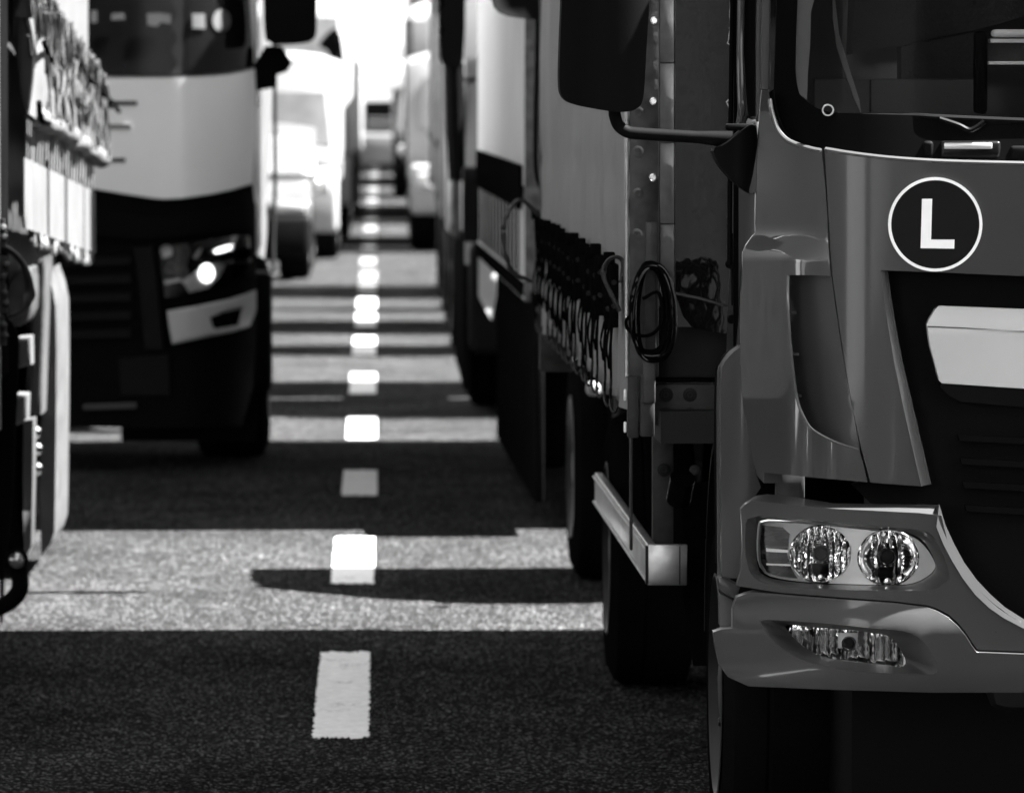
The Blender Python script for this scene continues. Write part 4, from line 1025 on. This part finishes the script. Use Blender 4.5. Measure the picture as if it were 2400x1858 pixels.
obox('side_skirt', (.65, 23.3, .14), (.69, 27.6, 1.0), M_RUBBER, B_, .01)
obox('bumper_glint', (.70, 20.12, .75), (.75, 20.22, .80), M_FWHITE, B_, .02, 3)  # white block set in the sunlit gap to make the glint
B_.rotation_euler.z = R(.9)
C_ = lorry('white_lorry', 'white fronted lorry with a long black mirror, third in the right-hand row', 'lorry', .47, 31.7, w=2.45, cab_len=1.9, cab_h=3.0, body=(33.75, 35.6), bodym=M_DGREY, body_xl=.42, body_h=3.3, cabm=M_FWHITE,
           wheels=(1.3, 3.2), mirrors=(False, True), zlow=.35)
panel('corner_panel', [(1122, 588), (1162, 588), (1164, 690), (1152, 752), (1122, 695)], 31.45, None, M_FWHITE, C_, thick=.05, bev=.01, step=.06)  # white panel standing in for the bright patch lit through the gap
obox('side_skirt', (.46, 31.9, .14), (.50, 35.5, 1.0), M_RUBBER, C_, .01)
obox('lower_front', (.45, 31.58, .98), (2.94, 31.69, 1.40), M_BLACK, C_, .02)
panel('mirror', chaikin([(1028, -160), (1027, 20), (1030, 130), (1040, 158), (1080, 160), (1090, 130), (1092, -160)], 1), 31.7, None, M_BLACK, C_, thick=.12, bev=.02, step=.06)
bm = bmesh.new(); tube(bm, [W(1060, 150, 31.76), W(1064, 184, 31.8), W(1122, 188, 31.9)], .014, 8); finish(bm, 'mirror_arm', M_BLACK, C_); bm = bmesh.new(); tube(bm, [W(1064, 150, 31.8), W(1068, 300, 31.85), W(1075, 420, 31.9)], .06, 8); finish(bm, 'dark_column', M_BLACK, C_)  # second tube: dark column in place of the dark side behind the mirror
lorry('dark_van', 'dark short van squeezed behind the white lorry in the right-hand row', 'van', .46, 38.9, w=2.2, cab_len=1.65, cab_h=2.9, cabm=M_DGREY, wheels=(.9,), mirrors=(False, False), wr=.38)
lorry('tipper_lorry', 'dark lorry fifth in the right-hand row, blurred', 'lorry', .46, 42.3, w=2.4, cab_len=1.7, cab_h=2.7, cabm=M_DGREY, body=(44.0, 44.8), bodym=M_MGREY, body_h=2.4, wheels=(1.2,), mirrors=(False, False))
lorry('small_van', 'small dark van sixth in the right-hand row, blurred', 'van', .47, 46.55, w=2.0, cab_len=.75, cab_h=2.2, cabm=M_DGREY, wheels=(.4,), wsz=(1.25, 2.0), mirrors=(False, False), wr=.3)
lorry('box_lorry', 'dark lorry seventh in the right-hand row, far and blurred', 'lorry', .47, 49.4, w=2.45, cab_len=1.7, cab_h=2.9, cabm=M_DGREY, body=(51.2, 52.6), bodym=M_MGREY, body_h=3.0, wheels=(1.2,), mirrors=(False, False))
Fw = lorry('white_lorry', 'far white cab-over lorry at the right edge of the bright road', 'lorry', .30, 63.0, w=2.5, cab_len=2.0, cab_h=2.25, cabm=M_FWHITE, body=(65.2, 70.0), bodym=M_FWHITE, body_h=2.6, wheels=(1.2, 5.5), mirrors=(False, False), wsz=(1.35, 1.95), low=M_FWHITE)
lorry('white_lorry', 'second far white lorry behind the white cab on the right', 'lorry', .42, 76.0, w=2.5, cab_len=2.0, cab_h=3.0, cabm=M_LGREY, body=(78.3, 88.0), bodym=M_FWHITE, body_h=3.9, wheels=(1.2, 9.5), mirrors=(False, False))
lorry('dark_van', 'far dark van low on the right beside the end of the road', 'van', .18, 93.0, w=1.9, cab_len=4.5, cab_h=1.9, cabm=M_DGREY, wheels=(.9, 3.6), wsz=(1.1, 1.75), mirrors=(False, False), wr=.33)
lorry('grey_lorry', 'pale grey lorry standing across the far end of the road', 'lorry', -.95, 104.0, w=2.5, cab_len=2.0, cab_h=2.3, cabm=M_LGREY, body=(106.2, 115.0), bodym=M_FWHITE, body_h=2.6, wheels=(1.2, 9.0), mirrors=(False, False), wsz=(1.75, 2.05), low=M_MGREY)  # paint lightened to stand in for haze at the far end
lorry('white_lorry', 'tall white lorry far off behind the grey one', 'lorry', .6, 120.0, w=2.5, cab_len=2.0, cab_h=3.2, cabm=M_FWHITE, body=(122.3, 134.0), bodym=M_FWHITE, body_h=4.0, wheels=(1.2, 11.0), mirrors=(False, False))

lorry('box_lorry', 'unseen lorry added past the right edge to shade the road and near cab', 'lorry', 1.38, -1.2, w=2.4, cab_len=1.7, cab_h=2.7, body=(.8, 9.9), bodym=M_MGREY, body_xl=1.36, body_h=3.8, cabm=M_MGREY, wheels=(1.2, 8.6))  # queue carried on out of view, added to block sun and sky
lorry('box_lorry', 'unseen lorry added past the left edge to block sky and bounce light', 'lorry', -3.9, -12.0, w=2.45, cab_len=1.9, cab_h=2.9, body=(-9.8, 3.6), bodym=M_LGREY, body_xl=-3.92, body_h=4.0, cabm=M_LGREY, wheels=(1.3, 12.5))  # added out of view: closes off the sky, pale body throws light back
# left-hand row behind the nearest lorries
M_CARG = mat('car_grey', 0.05, 0.3, 0, 0.6)
vn = lorry('dark_car', 'dark car with sunlit bonnet just behind the lorry with the lit headlamp', 'car', -2.40, 54.9, w=1.75, cab_len=2.6, cab_h=1.47, cabm=M_CARG, wheels=(-.35, 2.3), wsz=(.98, 1.38), mirrors=(False, False), low=M_BLACK, wr=.32, zlow=.25, rake=1.0, roof_round=.06)
bm = bmesh.new()
pv = [(53.85, .50), (53.82, .74), (54.05, .84), (54.95, .97), (54.95, .50)]
A = [bm.verts.new((-2.38, y, z)) for y, z in pv]; B = [bm.verts.new((-.67, y, z)) for y, z in pv]
bm.faces.new(A); bm.faces.new(B[::-1])
for i in range(5): bm.faces.new((A[i], B[i], B[(i+1) % 5], A[(i+1) % 5]))
finish(bm, 'bonnet', M_CARG, vn, .05, 3)
obox('front_bumper', (-2.38, 53.76, .22), (-.67, 54.3, .62), M_BLACK, vn, .05, 3)
for x in (-2.2, -.85): obox('front_lamp', (x-.14, 53.79, .64), (x+.14, 53.9, .74), M_SATIN, vn, .02)
wv = lorry('white_van', 'tall white van close behind the dark car', 'van', -2.45, 60.0, w=2.02, cab_len=5.2, cab_h=2.2, cabm=M_FWHITE, wheels=(.95, 4.1), wsz=(1.2, 1.8), mirrors=(False, False), low=M_FWHITE, wr=.34, zlow=.3)
lt = lorry('white_lorry', 'white lorry with a drooping black mirror behind the white van', 'lorry', -2.85, 67.5, w=2.5, cab_len=2.0, cab_h=2.9, cabm=M_FWHITE, body=(69.8, 78.0), bodym=M_FWHITE, body_h=3.6, wheels=(1.2, 4.5, 11.5), mirrors=(True, False), low=M_LGREY)
panel('mirror', chaikin([(772, 72), (790, 64), (802, 90), (808, 150), (812, 204), (790, 205), (780, 160), (770, 120), (748, 112), (748, 100)], 1), 67.3, None, M_BLACK, lt, thick=.15, bev=.02, step=.08)
lorry('white_van', 'far white van, third from the end of the left-hand row', 'van', -2.3, 79.0, w=2.0, cab_len=5.0, cab_h=2.3, cabm=M_FWHITE, wheels=(.95, 4.0), wsz=(1.2, 1.9), mirrors=(False, False), wr=.34)
lorry('grey_van', 'far grey van, second from the end of the left-hand row', 'van', -2.3, 88.0, w=2.0, cab_len=5.0, cab_h=2.1, cabm=M_LGREY, wheels=(.95, 4.0), wsz=(1.2, 1.75), mirrors=(False, False), wr=.34)
lorry('white_lorry', 'far white lorry at the end of the left-hand row', 'lorry', -2.85, 96.0, w=2.5, cab_len=2.0, cab_h=2.9, cabm=M_FWHITE, body=(98.3, 110.0), bodym=M_FWHITE, body_h=3.9, wheels=(1.2, 11.0), mirrors=(False, False))

# ================================================================== left lorry with the lit headlamp
DT = 27.2
M_BADGE = mat('dim_sticker', .05, .7)  # tone darkened to offset sun falling on the sloping glass
M_TRIMD = mat('dark_trim', .005, .5, spec=.1)
KT = FPX/DT
XTC = W(640, 500, DT).x - 1.25
tr_ = thing('tractor_lorry', 'lorry with pale bonnet panel, dark windscreen and a lit headlamp', 'lorry', (XTC, 29, 0))
xtp = 893 + XTC*KT
def mirt(o):
    me = o.data.copy(); base = BASE[o.name]
    for vv in me.vertices: vv.co.x = 2*XTC - (vv.co.x + base.x) - base.x
    me.flip_normals(); q = bpy.data.objects.new(o.name.split('.')[0], me); COL.objects.link(q); q.parent = o.parent; BASE[q.name] = base; return q
def tf(X, Z, off=0.0):
    t = clamp((X - (XTC+.80))/.45)
    return .75*(1 - math.sqrt(max(0, 1 - min(t, .96)**2))) + .08*max(0, Z-1.9) + off
def tpan(nm, pts, off, m, thick=.03, bev=.006, step=.06, par=None, holes=()):
    return panel(nm, pts, DT, lambda X, Z: tf(X, Z, off), m, par or tr_, thick=thick, bev=bev, step=step, holes=holes)
G = lambda *p: P(cG, *p)
Hh = lambda *p: P(cH, *p)
wp_ = tpan('bonnet_panel', G((40, 520), (540, 518), (900, 518), (1100, 516), (1300, 512), (1420, 504), (1500, 496), (1600, 478), (1684, 458), (1690, 600), (1685, 900), (1666, 1212), (1540, 1250), (1400, 1280), (1200, 1308), (1080, 1314), (1020, 1310), (800, 1276), (570, 1237), (300, 1190), (40, 1150)), 0, M_WHITE, bev=.012)
mirt(wp_)
for (x0, x1, y, h_, m) in ((560, 905, 682, 13, M_BLACK), (670, 865, 838, 17, M_MGREY), (520, 828, 1058, 12, M_BLACK)):
    tpan('bonnet_slot', G((x0, y-h_), (x1, y-h_), (x1, y+h_), (x0, y+h_)), -.006, m, thick=.01, bev=0, par=wp_)
gs = tpan('windscreen', G((40, 505), (540, 504), (900, 504), (1300, 498), (1500, 482), (1600, 464), (1680, 445), (1668, 250), (1650, 0), (1610, -700), (1500, -760), (40, -780)), .05, M_DGLASS, bev=0)
mirt(gs)
for pts in (G((600, 72), (640, 72), (640, 152), (600, 152)), G((738, 92), (820, 88), (825, 130), (735, 134)), G((970, 92), (1050, 88), (1125, 98), (1128, 160), (1060, 150), (1040, 178), (975, 170)), G((1268, 92), (1352, 92), (1356, 192), (1272, 188))):
    tpan('windscreen_badge', pts, .038, M_BADGE, thick=.004, bev=0, par=gs)
tpan('windscreen_badge', [cG(1465+60*math.cos(a*math.pi/12), 138+75*math.sin(a*math.pi/12)) for a in range(24)], .038, M_BADGE, thick=.004, bev=0, par=gs)
cab_r = ZRT = 3.3
lowp = tpan('lower_front', G((40, 1160), (570, 1243), (800, 1282), (1080, 1322), (1200, 1316), (1400, 1288), (1540, 1258), (1668, 1220), (1690, 1400)) + Hh((1690, 400), (1692, 640), (1690, 900), (1670, 1150), (1600, 1400), (1400, 1415), (925, 1418), (600, 1412), (40, 1412)), .04, M_BLACK, bev=.01)
mirt(lowp)
lip = tpan('front_lip', G((40, 1330), (570, 1370), (1020, 1440), (1400, 1400), (1690, 1340), (1690, 1500)) + Hh((1600, 110), (1000, 170), (600, 150), (40, 110)), -.01, M_BLACK, bev=.02); mirt(lip)
band = tpan('bumper_band', Hh((1103, 645), (1200, 630), (1300, 613), (1500, 572), (1620, 535), (1692, 506), (1694, 640), (1650, 748), (1550, 782), (1450, 802), (1300, 832), (1138, 866), (1118, 760)), -.03, M_LGREY, bev=.012,
            holes=[Hh((1388, 690), (1480, 652), (1600, 628), (1572, 740), (1490, 755), (1412, 768))]); mirt(band)
fogb = tpan('fog_recess', Hh((1370, 690), (1480, 640), (1620, 615), (1590, 750), (1400, 780)), .04, M_BLACKG, bev=0, par=band)
bm = bmesh.new(); lathe(bm, [(.03, 0), (.028, .01), (0, .004)], W(*cH(1460, 712), DT+.36), (0, -1, 0), 16); finish(bm, 'fog_reflector', M_SATIN, fogb)
hl2 = tpan('headlamp', Hh((1045, 225), (1200, 200), (1400, 170), (1600, 140), (1645, 150), (1660, 300), (1640, 420), (1500, 480), (1300, 520), (1090, 560), (1060, 400)), .015, M_BLACKG, bev=.004)
mirt(hl2)
for (c, r, m) in ((cH(1100, 250), .03, M_SATIN), (cH(1220, 260), .028, M_GREY), (cH(1130, 370), .03, M_GREY), (cH(1200, 390), .035, M_GREY)):
    w = W(*c, DT); bm = bmesh.new(); lathe(bm, [(r, 0), (r*.9, .015), (r*.3, .005), (0, .004)], W(*c, DT + tf(w.x, w.z, .012)), (0, -1, 0), 14); finish(bm, 'lamp_reflector', m, hl2)
tpan('lamp_trim', Hh((1085, 445), (1200, 425), (1205, 445), (1090, 470)), .004, M_SATIN, thick=.006, bev=0, par=hl2)
tpan('lamp_trim', Hh((1275, 290), (1310, 240), (1338, 225), (1320, 270), (1290, 305)), .004, M_SATIN, thick=.006, bev=0, par=hl2)
tpan('lamp_trim', Hh((1200, 450), (1300, 380), (1420, 330), (1490, 340), (1450, 420), (1380, 490), (1250, 525), (1225, 480)), .006, M_SATIN, thick=.006, bev=0, par=hl2)
tpan('lamp_projector', [cH(1365+50*math.cos(a*math.pi/12), 395+62*math.sin(a*math.pi/12)) for a in range(24)], -.004, M_LAMP, thick=.008, bev=0, par=hl2)
tpan('running_light', chaikin(Hh((1412, 240), (1545, 200), (1560, 208), (1557, 230), (1432, 266), (1414, 262)), 1), -.004, M_LAMP, thick=.006, bev=0, par=hl2)
tpan('centre_bar', Hh((880, 230), (1005, 215), (1040, 500), (1075, 900), (960, 900), (920, 500)), .0, M_TRIMD, thick=.04, bev=.01)
tpan('lower_grille', Hh((780, 960), (1000, 940), (1110, 930), (1120, 1200), (800, 1200)), .02, M_TRIMD, thick=.03, bev=.01)
for yy in (300, 420, 540, 660, 780): tpan('grille_slat', Hh((420, yy), (860, yy-14), (866, yy+40), (420, yy+52)), .01, M_TRIMD, thick=.03, bev=.008)
tpan('number_plate', Hh((550, 1262), (900, 1250), (900, 1288), (550, 1298)), .01, mat('plate_dim', .03, .5), thick=.02, bev=.003)
tpan('lamp_trim', Hh((1060, 235), (1130, 222), (1140, 280), (1075, 300)), .004, M_SATIN, thick=.006, bev=0, par=hl2)
tpan('lamp_trim', Hh((1180, 215), (1245, 205), (1240, 330), (1200, 400), (1185, 300)), .006, M_GREY, thick=.006, bev=0, par=hl2)
tpan('lamp_glass', Hh((1045, 225), (1200, 200), (1400, 170), (1600, 140), (1645, 150), (1660, 300), (1640, 420), (1500, 480), (1300, 520), (1090, 560), (1060, 400)), -.02, M_LENS, thick=.006, bev=0, par=hl2)
# cab body behind the front skin
bm = bmesh.new()
xs_ = XTC + 1.15
prt = [(27.62, .95), (27.50, 1.35), (27.52, 1.9), (27.78, 3.0), (28.1, 3.35), (29.4, 3.45), (29.4, .95)]
A = [bm.verts.new((2*XTC-xs_, y, z)) for y, z in prt]; B = [bm.verts.new((xs_, y, z)) for y, z in prt]
bm.faces.new(A); bm.faces.new(B[::-1])
for i in range(7): bm.faces.new((A[i], B[i], B[(i+1) % 7], A[(i+1) % 7]))
finish(bm, 'cab', M_LGREY, tr_, .08, 3)
for s in (-1, 1):
    xx = XTC + s*1.152
    wall('door_window', [(xx, 27.9, 1.75), (xx, 28.9, 1.75), (xx, 28.9, 2.7), (xx, 28.1, 2.7)], M_DGLASS, tr_, (.008*s, 0, 0))
    obox('cab_step', (min(XTC+s*.95, XTC+s*1.23), 27.75, .35), (max(XTC+s*.95, XTC+s*1.23), 28.05, .94), M_BLACK, tr_, .03)
# bright corner deflector
for (pts) in ([(600, -200), (602, 0), (606, 80), (612, 140), (634, 140), (638, 60), (638, -200)], [(600, 205), (604, 320), (600, 430), (598, 480), (606, 540), (608, 600), (610, 636), (618, 620), (626, 540), (622, 470), (632, 380), (638, 205)]):
    panel('side_fairing', pts, 30.3, lambda X, Z: .9*((X+.655)/.08)**2 if X > -.655 else 0, M_CURTL, tr_, thick=.05, bev=.006, step=.02)
strip('fairing_edge', [(643, -200), (644, 200), (645, 420), (640, 560), (641, 640)], 30.6, .012, M_STEEL, tr_)
mr = panel('mirror', chaikin([(617, -300), (617, -20), (618, 60), (624, 106), (700, 104), (735, 96), (743, 70), (742, -300)], 1), 27.35, None, M_BLACK, tr_, thick=.2, bev=.03, step=.05)
panel('mirror_arm', [(596, 150), (622, 108), (660, 108), (684, 148), (672, 168), (648, 176), (648, 205), (596, 214)], 27.6, None, M_BLACK, mr, thick=.12, bev=.02, step=.06)
mirt(mr)
for s in (-1, 1):
    wheel(tr_, XTC + s*1.20, s, 28.5, r=.50, w=.36, rimm=M_STEEL)
    wheel(tr_, XTC + s*.98 - .2, s, 32.6, r=.5, w=.32, rimm=M_STEEL)
obox('mudflap', (-1.28, 28.0, .10), (-.62, 28.03, .9), M_BLACK, tr_)
for x in (XTC-.45, XTC+.45): obox('chassis_rail', (x-.05, 28.0, .72), (x+.05, 34.0, .98), M_STEEL, tr_)
obox('trailer_body', (XTC-1.65, 31.9, 1.05), (XTC+.72, 43.5, 3.9), M_CURTW, tr_, .012)
obox('trailer_chassis', (XTC-1.2, 33.5, .6), (XTC+.4, 43.2, 1.048), M_STEEL, tr_)
obox('trailer_bumper', (XTC-1.5, 43.3, .45), (XTC+.6, 43.4, .6), M_STEEL, tr_)

# ================================================================== nearest lorry at the left edge with the gathered curtain
nl = thing('curtain_lorry', 'lorry at the left edge with a loose gathered white curtain and hanging straps', 'lorry', (-2.5, 20, 0))
XL = -1.26
def nlD(x): return 19.3 + (x-45)*(4.4/165.0)
def q3(x, y, off=0.0):
    """point on the curtain plane of the left lorry"""
    D = FPX*XL/(x-VPX)
    p = W(x, y, D); return Vector((XL + off, p.y, p.z))
obox('cargo_core', (-3.75, 9.0, 1.05), (XL-.10, 23.75, 3.7), M_STEELM, nl)
obox('cargo_roof', (-3.78, 9.0, 3.7), (XL-.03, 23.8, 3.78), M_LGREY, nl)
obox('cab', (-3.7, 5.2, .7), (XL-.12, 8.2, 3.2), M_WHITE, nl, .12, 3)  # out of view; kept white to bounce light onto the near lorry
obox('chassis_rail', (-2.2, 8.0, .7), (-2.1, 23.5, 1.0), M_STEEL, nl)
obox('chassis_rail', (-3.0, 8.0, .7), (-2.9, 23.5, 1.0), M_STEEL, nl)
def lsheet(nm, grid, m, t=.006, par=None, ang=60):
    bm = bmesh.new(); g = [[bm.verts.new(p) for p in r] for r in grid]
    for i in range(len(g)-1):
        for j in range(len(g[0])-1): bm.faces.new((g[i][j], g[i+1][j], g[i+1][j+1], g[i][j+1]))
    bmesh.ops.recalc_face_normals(bm, faces=bm.faces)
    bmesh.ops.solidify(bm, geom=list(bm.faces), thickness=t)
    return finish(bm, nm, m, par or nl, ang=ang)
def ytop(x): return (x-88)*1.36                      # strap row
def yroll(x): return 268 + (x-40)*.66                # rolled hem
def yft(x): return 368 + (x-18)*.47                  # flap top
def yfb(x): return 534 + (x-18)*.34                  # flap bottom
# upper curtain, taut and white
lsheet('side_curtain', [[q3(lerp(20, 209, i/30), lerp(-900, ytop(lerp(20, 209, i/30))+6, j/14), .0 + .006*math.sin(i*1.7+j*.3)) for j in range(15)] for i in range(31)], M_CURTL)
# gathered folds below
rg = random.Random(5); grid = []
for i in range(121):
    x = lerp(24, 205, i/120); r = []
    for j in range(26):
        t = j/25; y = lerp(ytop(x)+2, yroll(x)+10, t)
        amp = .045*math.sin(math.pi*t)**.7
        off = .02 + amp*(math.sin(i*.93+2.1*math.sin(i*.21)+t*1.4) * .5 + .5*math.sin(i*.41+t*3)) + .04*t
        r.append(q3(x, y, off))
    grid.append(r)
lsheet('gathered_curtain', grid, mat('curtain_folds', .038, .8, var=.2, scale=8))
bm = bmesh.new()
tube(bm, curve([q3(x, yroll(x) + 3*math.sin(x*.3) + (8 if x < 60 else 0), .07 + .015*math.sin(x*.23)) for x in (42, 55, 70, 85, 100, 115, 130, 145, 160, 175, 190, 203)], 6), [.03*(1+.35*math.sin(i*1.9)+.2*math.sin(i*.7)) for i in range(67)], 12)
finish(bm, 'rolled_hem', M_CURTL, nl)
M_STRAPW = mat('strap_web', .012, .8)
for k in range(26):       # row of dark straps and buckles on the diagonal
    x = lerp(22, 208, k/25); rk = random.Random(100+k); y0 = ytop(x) if x > 60 else -38 + (x-22)*.0
    L_ = rk.uniform(34, 62)*(1 if x > 60 else 2.1)
    bm = bmesh.new(); a = q3(x, y0-6, .03); b = q3(x, y0 + L_, .055)
    tube(bm, [a, a.lerp(b, .5)+Vector((.02, 0, 0)), b], .016, 6, flat=1.9)
    so = finish(bm, 'strap', mat('strap_web', .035, .8), nl)
    bm = bmesh.new(); c_ = a.lerp(b, rk.uniform(.3, .7)) + Vector((.03, 0, 0)); box(bm, c_ - Vector((.008, .02, .018)), c_ + Vector((.01, .02, .018))); finish(bm, 'buckle', M_CHROME if k % 2 else M_STEEL, so, .004)
    bm = bmesh.new(); e = b; tube(bm, curve([e, e + Vector((.02, .03, -.07)), e + Vector((.02, .05*rk.uniform(-1, 1), -.13)), e + Vector((.015, -.02, -.06))], 4), .006, 5); finish(bm, 'strap_tail', M_STEEL, so)
for k in range(30):       # laced cords over the folds
    x = lerp(46, 200, k/29); rk = random.Random(400+k); y0, y1 = ytop(x)+40, yroll(x)
    bm = bmesh.new(); tube(bm, curve([q3(x + rk.uniform(-1.5, 1.5), lerp(max(y0, 30), y1, t/5), .10 + .01*rk.uniform(-1, 1)) for t in range(6)], 3), .0055, 5); finish(bm, 'cord', M_STRAPW, nl)
for (pts) in ([(38, 100), (48, 125), (60, 150)], [(118, 130), (145, 175), (175, 205), (205, 235), (228, 262)], [(195, 205), (205, 250), (215, 240)], [(25, 240), (30, 280), (52, 290)]):
    bm = bmesh.new(); tube(bm, curve([q3(x, y, .10) for x, y in pts], 6), .010, 6); finish(bm, 'loose_strap', M_RUBBER, nl)
for k in range(24):       # light fringe between hem and flap
    x = lerp(30, 190, k/23); rk = random.Random(200+k); wdt = rk.uniform(.02, .06)
    a = q3(x, yroll(x)+4, .05); b = q3(x, yft(x)+6, .045)
    bm = bmesh.new(); hexa(bm, [a-Vector((0, wdt, 0)), a+Vector((0, wdt, 0)), b+Vector((0, wdt, 0)), b-Vector((0, wdt, 0))], [a+Vector((.006, -wdt, 0)), a+Vector((.006, wdt, 0)), b+Vector((.006, wdt, 0)), b+Vector((.006, -wdt, 0))])
    finish(bm, 'fringe_strap', M_CURTL, nl)
fl_ = lsheet('apron_flap', [[q3(x, lerp(yft(x), yfb(x), j/8), .05 + .004*math.sin(x*.4)) for j in range(9)] for x in [lerp(18, 191, i/40) for i in range(41)]], M_CURTL)
for x in (77, 121, 163):
    bm = bmesh.new(); tube(bm, [q3(x, yft(x)-20, .05), q3(x, yft(x), .052), q3(x, yfb(x)+2, .052), q3(x, yfb(x)+28, .05)], .006, 6, flat=2.0); finish(bm, 'apron_strap', M_PALE, fl_)
for k in range(22):
    x = lerp(42, 186, k/21); rk = random.Random(300+k)
    bm = bmesh.new(); a = q3(x, yfb(x)-3, .045); b = q3(x + rk.uniform(-3, 3), yfb(x)+rk.uniform(18, 32), .05)
    tube(bm, [a, b], .008, 5, flat=1.6); lathe(bm, [(.011, -.015), (.011, .015), (0, .018)], b, (0, -1, .2), 8); finish(bm, 'apron_hook', M_CURTL if k % 3 else M_STEELM, fl_)
# dark post and pale edge nearest the frame
obox('body_post', (XL-.02, 17.6, .9), (XL+.035, 18.75, 3.7), M_RUBBER, nl, .01)
obox('pale_post', (XL+.036, 16.0, .75), (XL+.045, 18.2, 3.7), M_PALE, nl, .01)
# clips and hose near the edge
bm = bmesh.new(); tube(bm, curve([W(x, y, 18.2) for x, y in P(cH, (5, 150), (20, 210), (90, 260), (150, 330), (185, 420), (195, 520), (175, 600), (130, 655), (50, 685))], 6), .010, 8, flat=2.0); finish(bm, 'air_hose', M_STEELM, nl)
for k, y in enumerate((100, 165, 345, 420, 530, 600, 740, 810)):
    bm = bmesh.new(); c_ = W(*cH(16 + 10*(k % 3), y), 18.15); lathe(bm, [(.012, 0), (.012, .014), (.006, .02), (0, .02)], c_, (.3, -1, .2), 10); box(bm, c_ + Vector((-.02, .0, -.03)), c_ + Vector((.006, .02, .03))); finish(bm, 'clip', M_STEELM, nl)
# under the body: pale spray panel, blocks, mud flap
def lpanel(nm, pts, D, m, t=.05, slope=0.0, bev=.01, step=.08):
    x0 = W(*pts[0], D).x
    return panel(nm, pts, D, lambda X, Z: slope*(X-x0), m, nl, thick=t, bev=bev, step=step)
lpanel('spray_panel', Hh((205, 330), (302, 285), (305, 380), (300, 560), (290, 900), (275, 1330), (185, 1330), (205, 900)), 21.0, M_PALE, t=.4, bev=.012)
lpanel('spray_panel', Hh((305, 380), (345, 500), (368, 620), (372, 900), (370, 1400), (365, 1800), (360, 2100), (335, 2180), (272, 2260), (262, 1800), (275, 1330), (290, 900), (300, 560)), 21.3, M_PALE2, t=.9, bev=.012)
lpanel('tank_end', chaikin(Hh((40, 500), (110, 380), (200, 340), (215, 480), (205, 700), (110, 760), (50, 700)), 1), 20.6, M_STEELM, t=.4)
lpanel('bracket_block', Hh((118, 820), (205, 812), (208, 1000), (120, 1025)), 20.2, M_CURTL, t=.15)
lpanel('bracket_block', Hh((112, 1192), (184, 1195), (178, 1370), (104, 1402)), 20.2, M_CURTL, t=.15)
lpanel('mud_flap', Hh((0, 700), (60, 705), (100, 760), (122, 830), (115, 1100), (100, 1400), (85, 1800), (60, 2100), (25, 2330), (12, 2700), (0, 2720)), 18.9, M_RUBBER, t=.05)
lpanel('pale_guard', Hh((155, 1370), (218, 1362), (215, 1800), (205, 2200), (160, 2290), (150, 1800)), 19.8, M_PALE, t=.2)
for x, y in Hh((237, 1560), (237, 1690), (228, 1450)):
    bm = bmesh.new(); lathe(bm, [(.022, 0), (.022, .02), (.01, .03), (0, .03)], W(x, y, 20.6), (.4, -1, .1), 10); finish(bm, 'bolt', M_CHROME, nl)
# marker lamp on its rubber arm
lc = W(38.5, 1311, 18.4)
bm = bmesh.new(); tube(bm, curve([lc + Vector((-.12, .03, -.17)), lc + Vector((-.04, .03, -.15)), lc + Vector((.008, .02, -.10)), lc + Vector((.006, .02, -.03))], 6), .028, 12)
lathe(bm, [(.030, .0), (.036, .004), (.038, .02), (.030, .03), (.030, -.02), (0, -.02)], lc + Vector((0, .01, 0)), (.08, -1, 0), 28)
ml_ = finish(bm, 'marker_lamp', M_RUBBER, nl)
bm = bmesh.new(); lathe(bm, [(.0295, .018), (.024, .026), (.012, .031), (0, .032)], lc + Vector((0, .01, 0)), (.08, -1, 0), 24); finish(bm, 'lamp_lens', mat('lamp_silver', .5, .2, .8, var=.5, scale=60), ml_)
wheel(nl, -1.36, -1 if False else 1, 16.6, r=.48, w=.3); wheel(nl, -1.36, 1, 21.9, r=.48, w=.3)
